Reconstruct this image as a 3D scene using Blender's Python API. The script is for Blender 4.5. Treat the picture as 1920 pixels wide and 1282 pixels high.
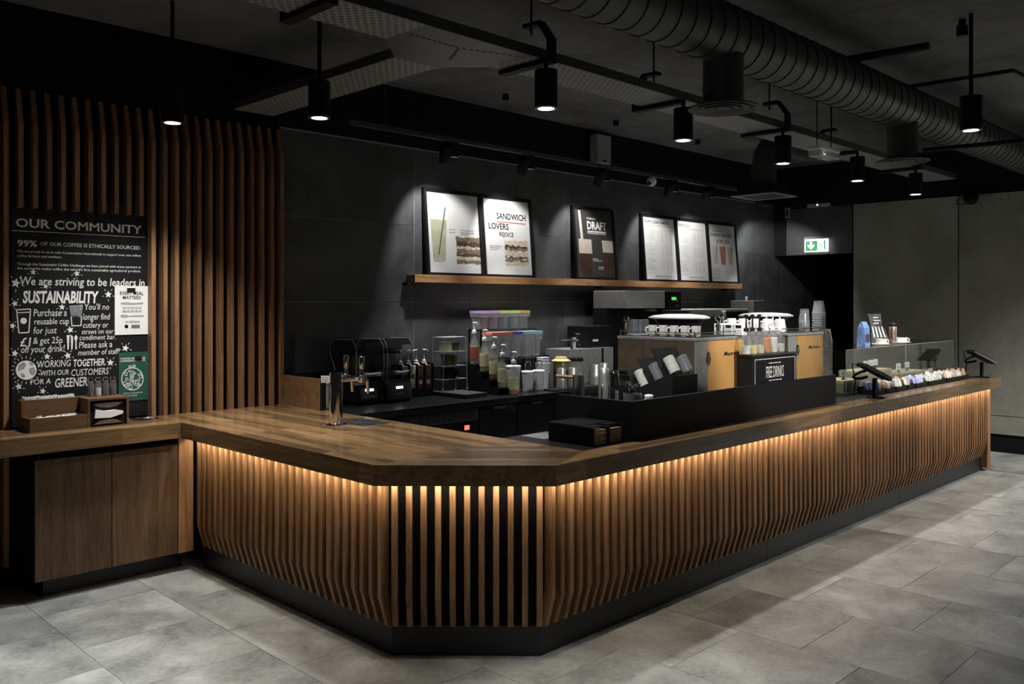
import bpy, bmesh, math, random
from mathutils import Vector, Matrix
random.seed(7)
for o in list(bpy.data.objects): bpy.data.objects.remove(o)
scene = bpy.context.scene
COL = scene.collection
# ------------------------------------------------------------------ camera
F, CX, CY, H = 1630.5, 955.0, 566.3, 1.65
S = math.sqrt(.5)
cam = bpy.data.cameras.new('camera'); cam.sensor_width = 36; cam.lens = F/1920*36
cam.shift_x = (960-CX)/1920; cam.shift_y = -(641-CY)/1920
cam.clip_start = .05
camo = bpy.data.objects.new('camera', cam); COL.objects.link(camo)
camo.location = (0, 0, H); camo.rotation_euler = (math.pi/2, 0, -math.pi/4)
scene.camera = camo
# ------------------------------------------------------------------ world and exposure
w = bpy.data.worlds.new('world'); scene.world = w; w.use_nodes = True
w.node_tree.nodes['Background'].inputs[0].default_value = (.9, .95, 1, 1)
w.node_tree.nodes['Background'].inputs[1].default_value = .007
vs = scene.view_settings
vs.view_transform = 'Standard'; vs.look = 'None'; vs.exposure = 0; vs.gamma = 1; vs.use_curve_mapping = False
SPOT_W, TRACK_W, LED_E = 150, 31, 100
# ------------------------------------------------------------------ pixel -> place helpers
def tv(px, py): return (px-CX)/F, (CY-py)/F
def PZ(px, py, z):
    t, v = tv(px, py); d = (z-H)/v
    return Vector((S*d*(1+t), S*d*(1-t), z))
def X_(px, Y):
    t = (px-CX)/F; return Y*(1+t)/(1-t)
def Y_(px, X):
    t = (px-CX)/F; return X*(1-t)/(1+t)
def D_(px, Y):
    t = (px-CX)/F; return Y/(S*(1-t))
def Z_(px, py, Y): return H + (CY-py)/F*D_(px, Y)
def ZX_(px, py, X):
    t = (px-CX)/F; return H + (CY-py)/F*X/(S*(1+t))
# ------------------------------------------------------------------ materials
MAT = {}
def nmat(name):
    m = bpy.data.materials.new(name); m.use_nodes = True
    nt = m.node_tree; b = nt.nodes['Principled BSDF']
    MAT[name] = m
    return m, nt, b
def plain(name, col, rough=.5, metal=0, spec=.5, trans=0, ior=1.45, emit=None, es=0, bump=0, bscale=60, coat=0, var=.12):
    m, nt, b = nmat(name)
    b.inputs['Roughness'].default_value = rough; b.inputs['Metallic'].default_value = metal
    b.inputs['Specular IOR Level'].default_value = spec
    b.inputs['Transmission Weight'].default_value = trans; b.inputs['IOR'].default_value = ior
    b.inputs['Coat Weight'].default_value = coat
    tc = nt.nodes.new('ShaderNodeTexCoord'); n = nt.nodes.new('ShaderNodeTexNoise')
    n.inputs['Scale'].default_value = bscale; n.inputs['Detail'].default_value = 3
    nt.links.new(tc.outputs['Object'], n.inputs['Vector'])
    r = nt.nodes.new('ShaderNodeValToRGB')
    r.color_ramp.elements[0].position = .3; r.color_ramp.elements[1].position = .7
    r.color_ramp.elements[0].color = [c*(1-var) for c in col[:3]]+[1]
    r.color_ramp.elements[1].color = [min(1, c*(1+var)) for c in col[:3]]+[1]
    nt.links.new(n.outputs['Fac'], r.inputs['Fac']); nt.links.new(r.outputs['Color'], b.inputs['Base Color'])
    if emit:
        b.inputs['Emission Color'].default_value = (*emit, 1); b.inputs['Emission Strength'].default_value = es
    if bump:
        bp = nt.nodes.new('ShaderNodeBump'); bp.inputs['Strength'].default_value = bump; bp.inputs['Distance'].default_value = .003
        nt.links.new(n.outputs['Fac'], bp.inputs['Height']); nt.links.new(bp.outputs['Normal'], b.inputs['Normal'])
    return m
def wood(name, dark, light, axis, rough=.4, k=1.0, spec=.4, planks=False):
    m, nt, b = nmat(name)
    tc = nt.nodes.new('ShaderNodeTexCoord'); oi = nt.nodes.new('ShaderNodeObjectInfo')
    ml = nt.nodes.new('ShaderNodeMath'); ml.operation = 'MULTIPLY'; ml.inputs[1].default_value = 37.0
    nt.links.new(oi.outputs['Random'], ml.inputs[0])
    ad = nt.nodes.new('ShaderNodeVectorMath'); ad.operation = 'ADD'
    nt.links.new(tc.outputs['Object'], ad.inputs[0]); nt.links.new(ml.outputs[0], ad.inputs[1])
    mp = nt.nodes.new('ShaderNodeMapping')
    if axis == 'c':
        mp.inputs['Rotation'].default_value = (0, 0, math.pi/4); sc = (2.2, 26, 26)
    else: sc = {'x': (2.2, 26, 26), 'y': (26, 2.2, 26), 'z': (26, 26, 2.2)}[axis]
    mp.inputs['Scale'].default_value = [q*k for q in sc]
    nt.links.new(ad.outputs[0], mp.inputs['Vector'])
    n1 = nt.nodes.new('ShaderNodeTexNoise'); n1.inputs['Scale'].default_value = 1; n1.inputs['Detail'].default_value = 5; n1.inputs['Distortion'].default_value = .9
    n2 = nt.nodes.new('ShaderNodeTexNoise'); n2.inputs['Scale'].default_value = 7; n2.inputs['Detail'].default_value = 3
    for n in (n1, n2): nt.links.new(mp.outputs[0], n.inputs['Vector'])
    mx = nt.nodes.new('ShaderNodeMix'); mx.inputs['Factor'].default_value = .35
    nt.links.new(n1.outputs['Fac'], mx.inputs[2]); nt.links.new(n2.outputs['Fac'], mx.inputs[3])
    r = nt.nodes.new('ShaderNodeValToRGB')
    r.color_ramp.elements[0].position = .33; r.color_ramp.elements[1].position = .66
    r.color_ramp.elements[0].color = (*dark, 1); r.color_ramp.elements[1].color = (*light, 1)
    nt.links.new(mx.outputs[0], r.inputs['Fac'])
    hv = nt.nodes.new('ShaderNodeHueSaturation')
    mr = nt.nodes.new('ShaderNodeMapRange'); mr.inputs['To Min'].default_value = .78; mr.inputs['To Max'].default_value = 1.2
    nt.links.new(oi.outputs['Random'], mr.inputs['Value']); nt.links.new(mr.outputs[0], hv.inputs['Value'])
    nt.links.new(r.outputs['Color'], hv.inputs['Color']); last = hv.outputs['Color']
    if planks:
        mq = nt.nodes.new('ShaderNodeMapping'); mq.inputs['Rotation'].default_value = (0, 0, {'x': 0, 'y': math.pi/2, 'c': math.pi/4}[axis])
        mq.inputs['Location'].default_value = (.31, .02, 0)
        nt.links.new(tc.outputs['Object'], mq.inputs['Vector'])
        bk_ = nt.nodes.new('ShaderNodeTexBrick'); bk_.inputs['Scale'].default_value = 1; bk_.inputs['Brick Width'].default_value = .85; bk_.inputs['Row Height'].default_value = .068
        bk_.inputs['Mortar Size'].default_value = .0008; bk_.inputs['Mortar Smooth'].default_value = .5; bk_.offset = .37
        bk_.inputs['Color1'].default_value = (.5, .5, .5, 1); bk_.inputs['Color2'].default_value = (1.5, 1.42, 1.35, 1); bk_.inputs['Mortar'].default_value = (.45, .42, .4, 1)
        nt.links.new(mq.outputs[0], bk_.inputs['Vector'])
        mm = nt.nodes.new('ShaderNodeVectorMath'); mm.operation = 'MULTIPLY'
        nt.links.new(last, mm.inputs[0]); nt.links.new(bk_.outputs['Color'], mm.inputs[1]); last = mm.outputs[0]
    nt.links.new(last, b.inputs['Base Color'])
    b.inputs['Roughness'].default_value = rough; b.inputs['Specular IOR Level'].default_value = spec
    bp = nt.nodes.new('ShaderNodeBump'); bp.inputs['Strength'].default_value = .15; bp.inputs['Distance'].default_value = .002
    nt.links.new(n2.outputs['Fac'], bp.inputs['Height']); nt.links.new(bp.outputs['Normal'], b.inputs['Normal'])
    return m
def stone(name, dark, light, scale, rough, bump=.2, obj=True, rvar=.12, spec=.4):
    m, nt, b = nmat(name)
    tc = nt.nodes.new('ShaderNodeTexCoord'); oi = nt.nodes.new('ShaderNodeObjectInfo')
    ml = nt.nodes.new('ShaderNodeMath'); ml.operation = 'MULTIPLY'; ml.inputs[1].default_value = 91.0
    nt.links.new(oi.outputs['Random'], ml.inputs[0])
    ad = nt.nodes.new('ShaderNodeVectorMath'); ad.operation = 'ADD'
    nt.links.new(tc.outputs['Object'], ad.inputs[0]); nt.links.new(ml.outputs[0], ad.inputs[1])
    n1 = nt.nodes.new('ShaderNodeTexNoise'); n1.inputs['Scale'].default_value = scale; n1.inputs['Detail'].default_value = 9; n1.inputs['Roughness'].default_value = .62; n1.inputs['Distortion'].default_value = .4
    n2 = nt.nodes.new('ShaderNodeTexNoise'); n2.inputs['Scale'].default_value = scale*14; n2.inputs['Detail'].default_value = 4
    for n in (n1, n2): nt.links.new(ad.outputs[0], n.inputs['Vector'])
    mx = nt.nodes.new('ShaderNodeMix'); mx.inputs['Factor'].default_value = .22
    nt.links.new(n1.outputs['Fac'], mx.inputs[2]); nt.links.new(n2.outputs['Fac'], mx.inputs[3])
    r = nt.nodes.new('ShaderNodeValToRGB')
    r.color_ramp.elements[0].position = .36; r.color_ramp.elements[1].position = .64
    r.color_ramp.elements[0].color = (*dark, 1); r.color_ramp.elements[1].color = (*light, 1)
    nt.links.new(mx.outputs[0], r.inputs['Fac'])
    hv = nt.nodes.new('ShaderNodeHueSaturation')
    mr = nt.nodes.new('ShaderNodeMapRange'); mr.inputs['To Min'].default_value = 1-rvar; mr.inputs['To Max'].default_value = 1+rvar
    nt.links.new(oi.outputs['Random'], mr.inputs['Value']); nt.links.new(mr.outputs[0], hv.inputs['Value'])
    nt.links.new(r.outputs['Color'], hv.inputs['Color']); nt.links.new(hv.outputs['Color'], b.inputs['Base Color'])
    b.inputs['Roughness'].default_value = rough; b.inputs['Specular IOR Level'].default_value = spec
    bp = nt.nodes.new('ShaderNodeBump'); bp.inputs['Strength'].default_value = bump; bp.inputs['Distance'].default_value = .004
    nt.links.new(mx.outputs[0], bp.inputs['Height']); nt.links.new(bp.outputs['Normal'], b.inputs['Normal'])
    return m
def thin_glass(name, tint=(1, 1, 1), base=.04, rough=.02, white=0):
    m, nt, b = nmat(name)
    nt.nodes.remove(b)
    out = nt.nodes['Material Output']
    tr = nt.nodes.new('ShaderNodeBsdfTransparent'); tr.inputs[0].default_value = (*tint, 1)
    gl = nt.nodes.new('ShaderNodeBsdfGlossy'); gl.inputs['Roughness'].default_value = rough
    fr = nt.nodes.new('ShaderNodeLayerWeight')
    pw = nt.nodes.new('ShaderNodeMath'); pw.operation = 'POWER'; pw.inputs[1].default_value = 4
    nt.links.new(fr.outputs['Facing'], pw.inputs[0])
    ad = nt.nodes.new('ShaderNodeMath'); ad.operation = 'ADD'; ad.use_clamp = True; ad.inputs[1].default_value = base+.03
    nt.links.new(pw.outputs[0], ad.inputs[0])
    mx = nt.nodes.new('ShaderNodeMixShader'); nt.links.new(ad.outputs[0], mx.inputs[0])
    nt.links.new(tr.outputs[0], mx.inputs[1]); nt.links.new(gl.outputs[0], mx.inputs[2])
    if white:
        df = nt.nodes.new('ShaderNodeBsdfDiffuse'); df.inputs[0].default_value = (.8, .82, .85, 1)
        m2 = nt.nodes.new('ShaderNodeMixShader'); m2.inputs[0].default_value = white
        nt.links.new(mx.outputs[0], m2.inputs[1]); nt.links.new(df.outputs[0], m2.inputs[2]); mx = m2
    nt.links.new(mx.outputs[0], out.inputs['Surface'])
    return m
wood('slat_oak', (.14, .068, .029), (.34, .18, .08), 'z', .45)
wood('wall_oak', (.16, .078, .034), (.33, .175, .08), 'z', .5)
wood('top_y', (.082, .048, .022), (.215, .132, .064), 'y', .19, 1, .5, True)
wood('top_x', (.082, .048, .022), (.215, .132, .064), 'x', .19, 1, .5, True)
wood('top_c', (.10, .062, .03), (.24, .155, .08), 'c', .19, 1, .5, True)
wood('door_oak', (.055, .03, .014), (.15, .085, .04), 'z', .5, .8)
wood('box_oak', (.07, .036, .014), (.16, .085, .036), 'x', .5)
wood('shelf_oak', (.15, .075, .03), (.33, .18, .08), 'x', .5)
wood('pale_board', (.42, .33, .2), (.62, .52, .36), 'x', .55)
stone('floor_stone', (.112, .114, .108), (.31, .313, .298), 2.7, .4, .12, rvar=.08)
stone('tile_slate', (.036, .038, .042), (.092, .096, .102), 2.0, .44, .25, rvar=.1, spec=.5)
stone('concrete', (.21, .205, .168), (.34, .335, .285), 1.6, .65, .15, rvar=.05)
stone('header_panel', (.05, .05, .052), (.085, .085, .085), 1.6, .5, .1)
stone('ceiling_concrete', (.06, .061, .06), (.15, .151, .148), 1.1, .85, .1)
plain('grout', (.12, .12, .115), .9)
plain('wall_grout', (.34, .345, .35), .8)
plain('black_paint', (.006, .0062, .0068), .75, spec=.25)
plain('slat_back', (.004, .004, .0045), .8, spec=.15)
plain('kick_black', (.011, .012, .014), .42, spec=.5)
plain('black_lam', (.012, .0125, .014), .28, spec=.5)
plain('black_soft', (.0065, .0065, .0075), .6, spec=.22)
plain('black_gloss', (.008, .008, .009), .15)
plain('grey_dark', (.05, .05, .052), .5)
plain('tray_steel', (.10, .10, .10), .5, .6)
plain('duct_steel', (.075, .077, .075), .48, .5, bump=.05)
plain('steel', (.5, .5, .5), .36, .8, bscale=20)
plain('steel_dark', (.19, .155, .115), .36, .75, bscale=14)
plain('chrome', (.85, .85, .86), .07, 1, var=.02)
plain('copper_panel', (.58, .31, .10), .38, .1, bscale=9, var=.06)
plain('lid_bright', (.8, .8, .8), .28, .5, var=.05)
plain('ceramic', (.82, .8, .76), .22, var=.03)
plain('white_plastic', (.8, .8, .78), .4, var=.03)
plain('off_white', (.6, .59, .54), .5, var=.06)
plain('grey_plastic', (.32, .33, .33), .45)
plain('paper', (.8, .79, .76), .8, var=.04)
plain('menu_paper', (.56, .56, .55), .7, var=.03, bscale=5)
plain('menu_dark', (.045, .042, .042), .5, var=.1)
plain('ink', (.004, .004, .004), .9, spec=.1)
plain('ink_grey', (.16, .16, .16), .8, spec=.1)
plain('ink_pale', (.36, .36, .355), .8, spec=.1)
plain('ink_red', (.36, .17, .13), .7, spec=.1)
plain('chalk', (.82, .81, .76), .85, var=.1, bscale=160)
plain('chalk_grey', (.32, .33, .33), .85, var=.2, bscale=60)
plain('board_black', (.007, .007, .008), .5)
plain('poster_green', (.018, .085, .06), .55)
plain('tea_drink', (.33, .34, .23), .5, var=.15, bscale=9)
plain('coffee_drink', (.05, .024, .014), .6, var=.4, bscale=5)
plain('foam', (.5, .45, .38), .6)
plain('bread', (.16, .12, .08), .8, var=.5, bscale=70)
plain('bread_light', (.45, .39, .3), .8, var=.35, bscale=70)
plain('filling', (.07, .04, .03), .6, var=.7, bscale=60)
plain('kraft', (.33, .25, .15), .8, var=.2)
plain('syrup_yellow', (.62, .52, .2), .25, var=.1)
plain('syrup_clear', (.5, .48, .36), .3, var=.1)
plain('syrup_amber', (.5, .2, .05), .25, var=.2)
plain('label_red', (.42, .1, .05), .6, var=.2)
plain('label_cream', (.62, .58, .36), .6, var=.2)
plain('label_dark', (.03, .028, .025), .6)
plain('lid_purple', (.45, .33, .62), .4); plain('lid_lime', (.62, .66, .25), .4); plain('lid_orange', (.72, .38, .16), .4)
plain('lid_pink', (.66, .22, .2), .4); plain('lid_blue', (.09, .08, .42), .4); plain('lid_teal', (.3, .58, .6), .4); plain('lid_yellow', (.62, .55, .22), .5)
plain('olive_cup', (.3, .29, .2), .5); plain('olive_dark', (.13, .11, .04), .35)
plain('wood_handle', (.32, .17, .08), .5)
plain('bag_blue', (.2, .32, .62), .35, var=.4, bscale=25); plain('bag_navy', (.05, .055, .14), .35, var=.4, bscale=60)
plain('snack_tan', (.5, .3, .17), .3, var=.5, bscale=70); plain('snack_clear', (.55, .54, .5), .25, var=.5, bscale=80)
plain('snack_violet', (.4, .4, .62), .35, var=.4, bscale=50); plain('snack_green', (.42, .48, .38), .35, var=.45, bscale=60)
plain('art_dark', (.06, .06, .06), .5, var=.95, bscale=30)
plain('rose_steel', (.6, .42, .36), .25, .7)
plain('brown_fill', (.10, .045, .022), .6); plain('sugar', (.75, .74, .7), .8)
plain('sign_green', (.05, .3, .12), .5, emit=(.05, .34, .12), es=.55)
plain('sign_white', (.9, .9, .9), .5, emit=(.92, .95, 1), es=2.6)
plain('lamp_face', (1, 1, .97), .5, emit=(1, .98, .93), es=22)
plain('lamp_ring', (.35, .35, .35), .3, .8)
plain('screen_white', (.8, .85, 1), .5, emit=(.8, .88, 1), es=2.2)
plain('screen_green', (.2, .9, .2), .5, emit=(.15, .75, .12), es=.9)
plain('screen_red', (.9, .2, .1), .5, emit=(.95, .12, .06), es=2)
plain('led_dot', (.5, 1, .5), .5, emit=(.6, 1, .65), es=8)
plain('led_warm', (1, .8, .55), .5, emit=(1, .87, .70), es=LED_E)
thin_glass('glass_pane', (.93, .95, .94), .02)
thin_glass('glass_ware', (.93, .95, .95), .07, .05, .07)
thin_glass('clear_cup', (.93, .94, .95), .06, .08, .11)
thin_glass('pitcher_clear', (.9, .92, .94), .07, .08, .16)
thin_glass('smoke_dome', (.55, .57, .6), .03, .04)
thin_glass('edge_acrylic', (.8, .82, .84), .1, .1, .35)
# ------------------------------------------------------------------ mesh builder
class MB:
    def __init__(s): s.v = []; s.f = []
    def add(s, vs, fs):
        n = len(s.v); s.v += [Vector(q) for q in vs]; s.f += [tuple(i+n for i in f) for f in fs]; return s
    def box(s, x0, x1, y0, y1, z0, z1, M=None):
        vs = [Vector(q) for q in ((x0,y0,z0),(x1,y0,z0),(x1,y1,z0),(x0,y1,z0),(x0,y0,z1),(x1,y0,z1),(x1,y1,z1),(x0,y1,z1))]
        if M: vs = [M @ q for q in vs]
        return s.add(vs, [(0,3,2,1),(4,5,6,7),(0,1,5,4),(1,2,6,5),(2,3,7,6),(3,0,4,7)])
    def prism(s, poly, a0, a1, axis='z', M=None):
        def mk(p, a):
            if axis == 'z': return Vector((p[0], p[1], a))
            if axis == 'x': return Vector((a, p[0], p[1]))
            return Vector((p[0], a, p[1]))
        n = len(poly); vs = [mk(p, a0) for p in poly]+[mk(p, a1) for p in poly]
        if M: vs = [M @ q for q in vs]
        return s.add(vs, [tuple(reversed(range(n))), tuple(range(n, 2*n))]+[(i, (i+1) % n, n+(i+1) % n, n+i) for i in range(n)])
    def lathe(s, prof, c=(0,0,0), n=20, M=None, cap=True):
        c = Vector(c); vs = []
        for r, z in prof:
            for k in range(n):
                a = 2*math.pi*k/n; q = Vector((r*math.cos(a), r*math.sin(a), z))
                vs.append((M @ q if M else q)+c)
        fs = []
        for i in range(len(prof)-1):
            for k in range(n):
                fs.append((i*n+k, i*n+(k+1) % n, (i+1)*n+(k+1) % n, (i+1)*n+k))
        if cap:
            fs.append(tuple(reversed(range(n)))); fs.append(tuple(range((len(prof)-1)*n, len(prof)*n)))
        return s.add(vs, fs)
    def tube(s, path, r, n=8, cap=True):
        P = [Vector(p) for p in path]; rr = r if isinstance(r, (list, tuple)) else [r]*len(P)
        vs = []; up = None
        for i, p in enumerate(P):
            d = (P[min(i+1, len(P)-1)]-P[max(i-1, 0)]).normalized()
            if up is None:
                up = Vector((0,0,1)) if abs(d.z) < .9 else Vector((1,0,0))
            a = d.cross(up).normalized(); b = a.cross(d).normalized(); up = b
            for k in range(n):
                q = 2*math.pi*k/n; vs.append(p+(a*math.cos(q)+b*math.sin(q))*rr[i])
        fs = []
        for i in range(len(P)-1):
            for k in range(n): fs.append((i*n+k, i*n+(k+1) % n, (i+1)*n+(k+1) % n, (i+1)*n+k))
        if cap: fs.append(tuple(reversed(range(n)))); fs.append(tuple(range((len(P)-1)*n, len(P)*n)))
        return s.add(vs, fs)
    def build(s, name, mat, parent=None, smooth=False, bevel=0, origin=None):
        if parent is not None: org = wl(parent)
        elif origin is not None: org = Vector(origin)
        else:
            xs = [q.x for q in s.v]; ys = [q.y for q in s.v]; zs = [q.z for q in s.v]
            org = Vector(((min(xs)+max(xs))/2, (min(ys)+max(ys))/2, min(zs)))
        me = bpy.data.meshes.new(name)
        me.from_pydata([q-org for q in s.v], [], s.f)
        bm = bmesh.new(); bm.from_mesh(me); bmesh.ops.recalc_face_normals(bm, faces=bm.faces); bm.to_mesh(me); bm.free()
        me.materials.append(MAT[mat])
        if smooth:
            me.polygons.foreach_set('use_smooth', [True]*len(me.polygons))
            try: me.set_sharp_from_angle(angle=math.radians(40))
            except Exception: pass
        o = bpy.data.objects.new(name, me); COL.objects.link(o)
        if parent is not None: o.parent = parent
        else: o.location = org
        if bevel:
            md = o.modifiers.new('bevel', 'BEVEL'); md.width = bevel; md.segments = 2; md.limit_method = 'ANGLE'
        return o
def wl(o):
    p = o.location.copy()
    while o.parent is not None: o = o.parent; p += o.location
    return p
def tag(o, label=None, cat=None, group=None, kind=None):
    if label: o['label'] = label
    if cat: o['category'] = cat
    if group: o['group'] = group
    if kind: o['kind'] = kind
    return o
def thing(name, label, cat, loc=(0,0,0), group=None):
    o = bpy.data.objects.new(name, None); COL.objects.link(o); o.location = loc
    o.empty_display_size = .05
    return tag(o, label, cat, group)
def dup(root, loc, rotz=None, label=None, group=None):
    r = root.copy(); COL.objects.link(r); r.location = loc
    if rotz is not None: r.rotation_euler = (0, 0, rotz)
    if label: r['label'] = label
    if group: r['group'] = group
    for ch in list(root.children):
        c = ch.copy(); COL.objects.link(c); c.parent = r
        for g in list(ch.children):
            d = g.copy(); COL.objects.link(d); d.parent = c
    return r
def light(name, kind, loc, energy, col, parent=None, aim=None, size=.04, angle=60, blend=.5):
    l = bpy.data.lights.new(name, kind); l.energy = energy; l.color = col
    if kind == 'SPOT': l.spot_size = math.radians(angle); l.spot_blend = blend; l.shadow_soft_size = size
    o = bpy.data.objects.new(name, l); COL.objects.link(o)
    loc = Vector(loc)
    if aim is not None: o.rotation_euler = (Vector(aim)-loc).to_track_quat('-Z', 'Y').to_euler()
    if parent is not None: o.parent = parent; o.location = loc-wl(parent)
    else: o.location = loc
    return o
_txt = {}
def text_geo(s, bold=0, shear=0):
    k = (s, bold, shear)
    if k in _txt: return _txt[k]
    cu = bpy.data.curves.new('t', 'FONT'); cu.body = s; cu.resolution_u = 2; cu.offset = bold; cu.shear = shear; cu.fill_mode = 'FRONT'
    ob = bpy.data.objects.new('t', cu); me = bpy.data.meshes.new_from_object(ob)
    vs = [v.co.xy.copy() for v in me.vertices]; fs = [tuple(p.vertices) for p in me.polygons]
    bpy.data.objects.remove(ob); bpy.data.curves.remove(cu); bpy.data.meshes.remove(me)
    _txt[k] = (vs, fs); return vs, fs
def text_into(mb, s, u0, u1, v0, cap, fn, bold=0, shear=0, slope=0):
    """fits the text between u0 and u1 with its baseline at v0; fn maps (u, v) to a 3-D point"""
    if s.startswith('~'):                     # print too small to read in the photograph: a run of word-like dashes
        r_ = random.Random(s); u = u0
        while u < u1:
            e = min(u1, u+(u1-u0)*r_.uniform(.1, .26))
            mb.add([fn(u, v0), fn(e, v0), fn(e, v0+cap*.5), fn(u, v0+cap*.5)], [(0, 1, 2, 3)])
            u = e+(u1-u0)*.035
        return
    vs, fs = text_geo(s, bold, shear)
    if not vs: return
    a = min(q.x for q in vs); b = max(q.x for q in vs)
    kx = (u1-u0)/(b-a); ky = cap/.73
    mb.add([fn(u0+(q.x-a)*kx, v0+q.y*ky+slope*(q.x-a)*kx) for q in vs], fs)
# ================================================================== the setting
YW = 5.66          # face of the back wall
XR = 10.6          # face of the concrete wall on the right
ZC = 3.4           # ceiling
# floor: grout bed with staggered stone tiles
fl = MB().box(-3.5, 14, -3.5, 6.4, -.1, -.004).build('floor', 'grout', origin=(0,0,0)); tag(fl, kind='structure')
TW = .605
tile_me = None
x0 = 2.09-TW*6
for i in range(21):
    xa = x0+i*TW
    off = 4.08 if i % 2 == 0 else 4.367
    for j in range(-11, 3):
        ya = off+j*TW
        xm, ym = xa+TW/2, ya+TW/2
        if xm > 3.2 and ym > 3.2 and xm < 9.6: continue
        if xm > XR+.5 or ym > 5.75: continue
        if xm+ym < .6: continue
        if tile_me is None:
            g = TW/2-.0014
            o = MB().prism([(-g,-g),(g,-g),(g,g),(-g,g)], -.012, 0).build('floor_tile', 'floor_stone', fl); tile_me = o.data
        else:
            o = bpy.data.objects.new('floor_tile', tile_me); COL.objects.link(o); o.parent = fl
        o.location = (xm, ym, random.uniform(-.0006, 0)); o.rotation_euler.z = 0
ce = MB().box(-3.5, 14, -3.5, 6.4, ZC, ZC+.1).build('ceiling', 'ceiling_concrete', origin=(0,0,0)); tag(ce, kind='structure')
wb = MB().box(-3.5, 14, YW+.003, YW+.15, 0, ZC).build('wall_back', 'wall_grout', origin=(0,0,0)); tag(wb, kind='structure')
tw, th = .6255, .634
bt = None
xs0 = X_(776.5, YW)
for i in range(-2, 13):
    for j in range(-2, 2):
        xa = xs0+i*tw; za = H+j*th
        if xa+tw < 3.3 or xa > 11.9: continue
        xb = min(xa+tw, 11.92)
        q = MB().box(xa+.0024, xb-.0024, YW, YW+.0028, max(za, .4)+.002, min(za+th, 2.93)-.002)
        q.build('wall_tile', 'tile_slate', wb)
MB().box(3.3, 14, YW-.004, YW+.0028, 2.93, ZC).build('upper_wall', 'black_paint', wb)
MB().box(11.93, 14, YW-.03, YW+.0028, 0, 2.93).build('corridor_wall', 'black_paint', wb)
# right wall: concrete boards with black joints, doorway with a header panel next to the back wall
wr = MB().box(XR+.012, XR+.15, -3.5, 4.59, 0, ZC).build('wall_right', 'black_paint', origin=(0,0,0)); tag(wr, kind='structure')
ys = [4.595-1.214*k for k in range(7)]
for k in range(6):
    for za, zb in ((.195, .393), (.40, 2.855)):
        MB().box(XR, XR+.014, ys[k+1]+.006, ys[k]-.006, za, zb).build('wall_panel', 'concrete', wr)
MB().box(XR, XR+.15, 4.59, YW, 2.855, ZC).build('header_upper', 'black_paint', wr)
hp = MB().box(XR, XR+.15, 4.605, 5.475, 2.258, 2.855).build('header_panel', 'header_panel', wr)
MB().box(XR+.02, XR+.15, 5.475, YW, 2.258, 2.855).build('header_return', 'black_paint', wr)
MB().box(13.2, 13.3, 3.5, 6, 0, ZC).build('corridor_end', 'black_paint', wr)
MB().box(XR+.15, 14, 4.45, 4.59, 0, ZC).build('corridor_side', 'black_paint', wr)
bb = MB().box(XR-.018, XR+.01, -3.5, 4.58, 0, .16).build('baseboard_right', 'black_soft', origin=(0,0,0)); tag(bb, kind='structure')
# left: slat cladding over a black backing
wlft = MB().box(-3.5, 3.29, YW-.01, YW+.0028, 0, ZC).build('wall_left', 'slat_back', origin=(0,0,0)); tag(wlft, kind='structure')
SF = 5.58
for i in range(34):
    xc = 3.270-.0774*i
    zb = .126
    if 1.545 < xc < 2.31: zb = 2.203
    a, b = xc-.0135, xc+.0135
    prof = [(SF, zb), (SF, 2.69), (SF+.055, 2.9), (YW-.011, 2.9), (YW-.011, zb)]
    MB().prism(prof, a, b, 'x').build('wall_slat', 'wall_oak', wlft)
    if zb > 2 and xc < 1.6 or 2.2 < xc < 2.31: pass
# ================================================================== service counter
HC, TT = .917, .094
AX, AY = 2.333, 3.198       # left end of the chamfer
BX, BY = 2.906, 2.612       # right end of the chamfer
XE = 9.41
wt = thing('counter_worktop', 'thick brown oak worktop bending round the slatted service counter', 'worktop', (2.9, 3.0, HC-TT))
MB().box(AX, 3.29, AY+.001, SF-.002, HC-TT, HC).build('left_top', 'top_y', wt)
MB().prism([(AX, AY), (BX, BY), (3.29, 2.772), (3.29, AY)], HC-TT, HC).build('corner_top', 'top_c', wt)
MB().prism([(BX+.001, BY), (XE, BY), (XE, 2.772), (3.291, 2.772)], HC-TT, HC).build('right_top', 'top_x', wt)
cb = thing('service_counter', 'long angled counter front of vertical oak slats over black plinth', 'counter', (2.9, 3.2, 0))
ZB = HC-TT-.001
prof = [(.09, ZB), (.09, .282), (.132, .141), (.160, .141), (.160, .20), (.137, .30), (.137, ZB)]
def off_poly(n):
    k = n*math.tan(math.radians(22.5))
    return (AX+n, AY+k), (BX+k, BY+n)
for i in range(27):                       # left wing, faces -x
    y = 3.262+i*.0712
    MB().prism([(AX+n, z) for n, z in prof], y, y+.027, 'y').build('slat', 'slat_oak', cb)
for i in range(97):                       # right wing, faces -y
    x = 2.978+i*.06595
    MB().prism([(BY+n, z) for n, z in prof], x, x+.027, 'x').build('slat', 'slat_oak', cb)
u = Vector((S, -S, 0)); nn = Vector((S, S, 0))
A3, B3 = Vector((AX, AY, 0)), Vector((BX, BY, 0))
for i in range(11):
    dch = 4.003
    r0 = (733.9+27.26*i-CX)/F*dch
    base = nn*(A3.dot(nn)) + u*r0
    q = MB()
    vs = []
    for s_ in (0, .027):
        for n, z in prof: vs.append(base+u*s_+nn*n+Vector((0,0,z)))
    m = len(prof)
    q.add(vs, [tuple(reversed(range(m))), tuple(range(m, 2*m))]+[(k, (k+1) % m, m+(k+1) % m, m+k) for k in range(m)])
    q.build('slat', 'slat_oak', cb)
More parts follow.
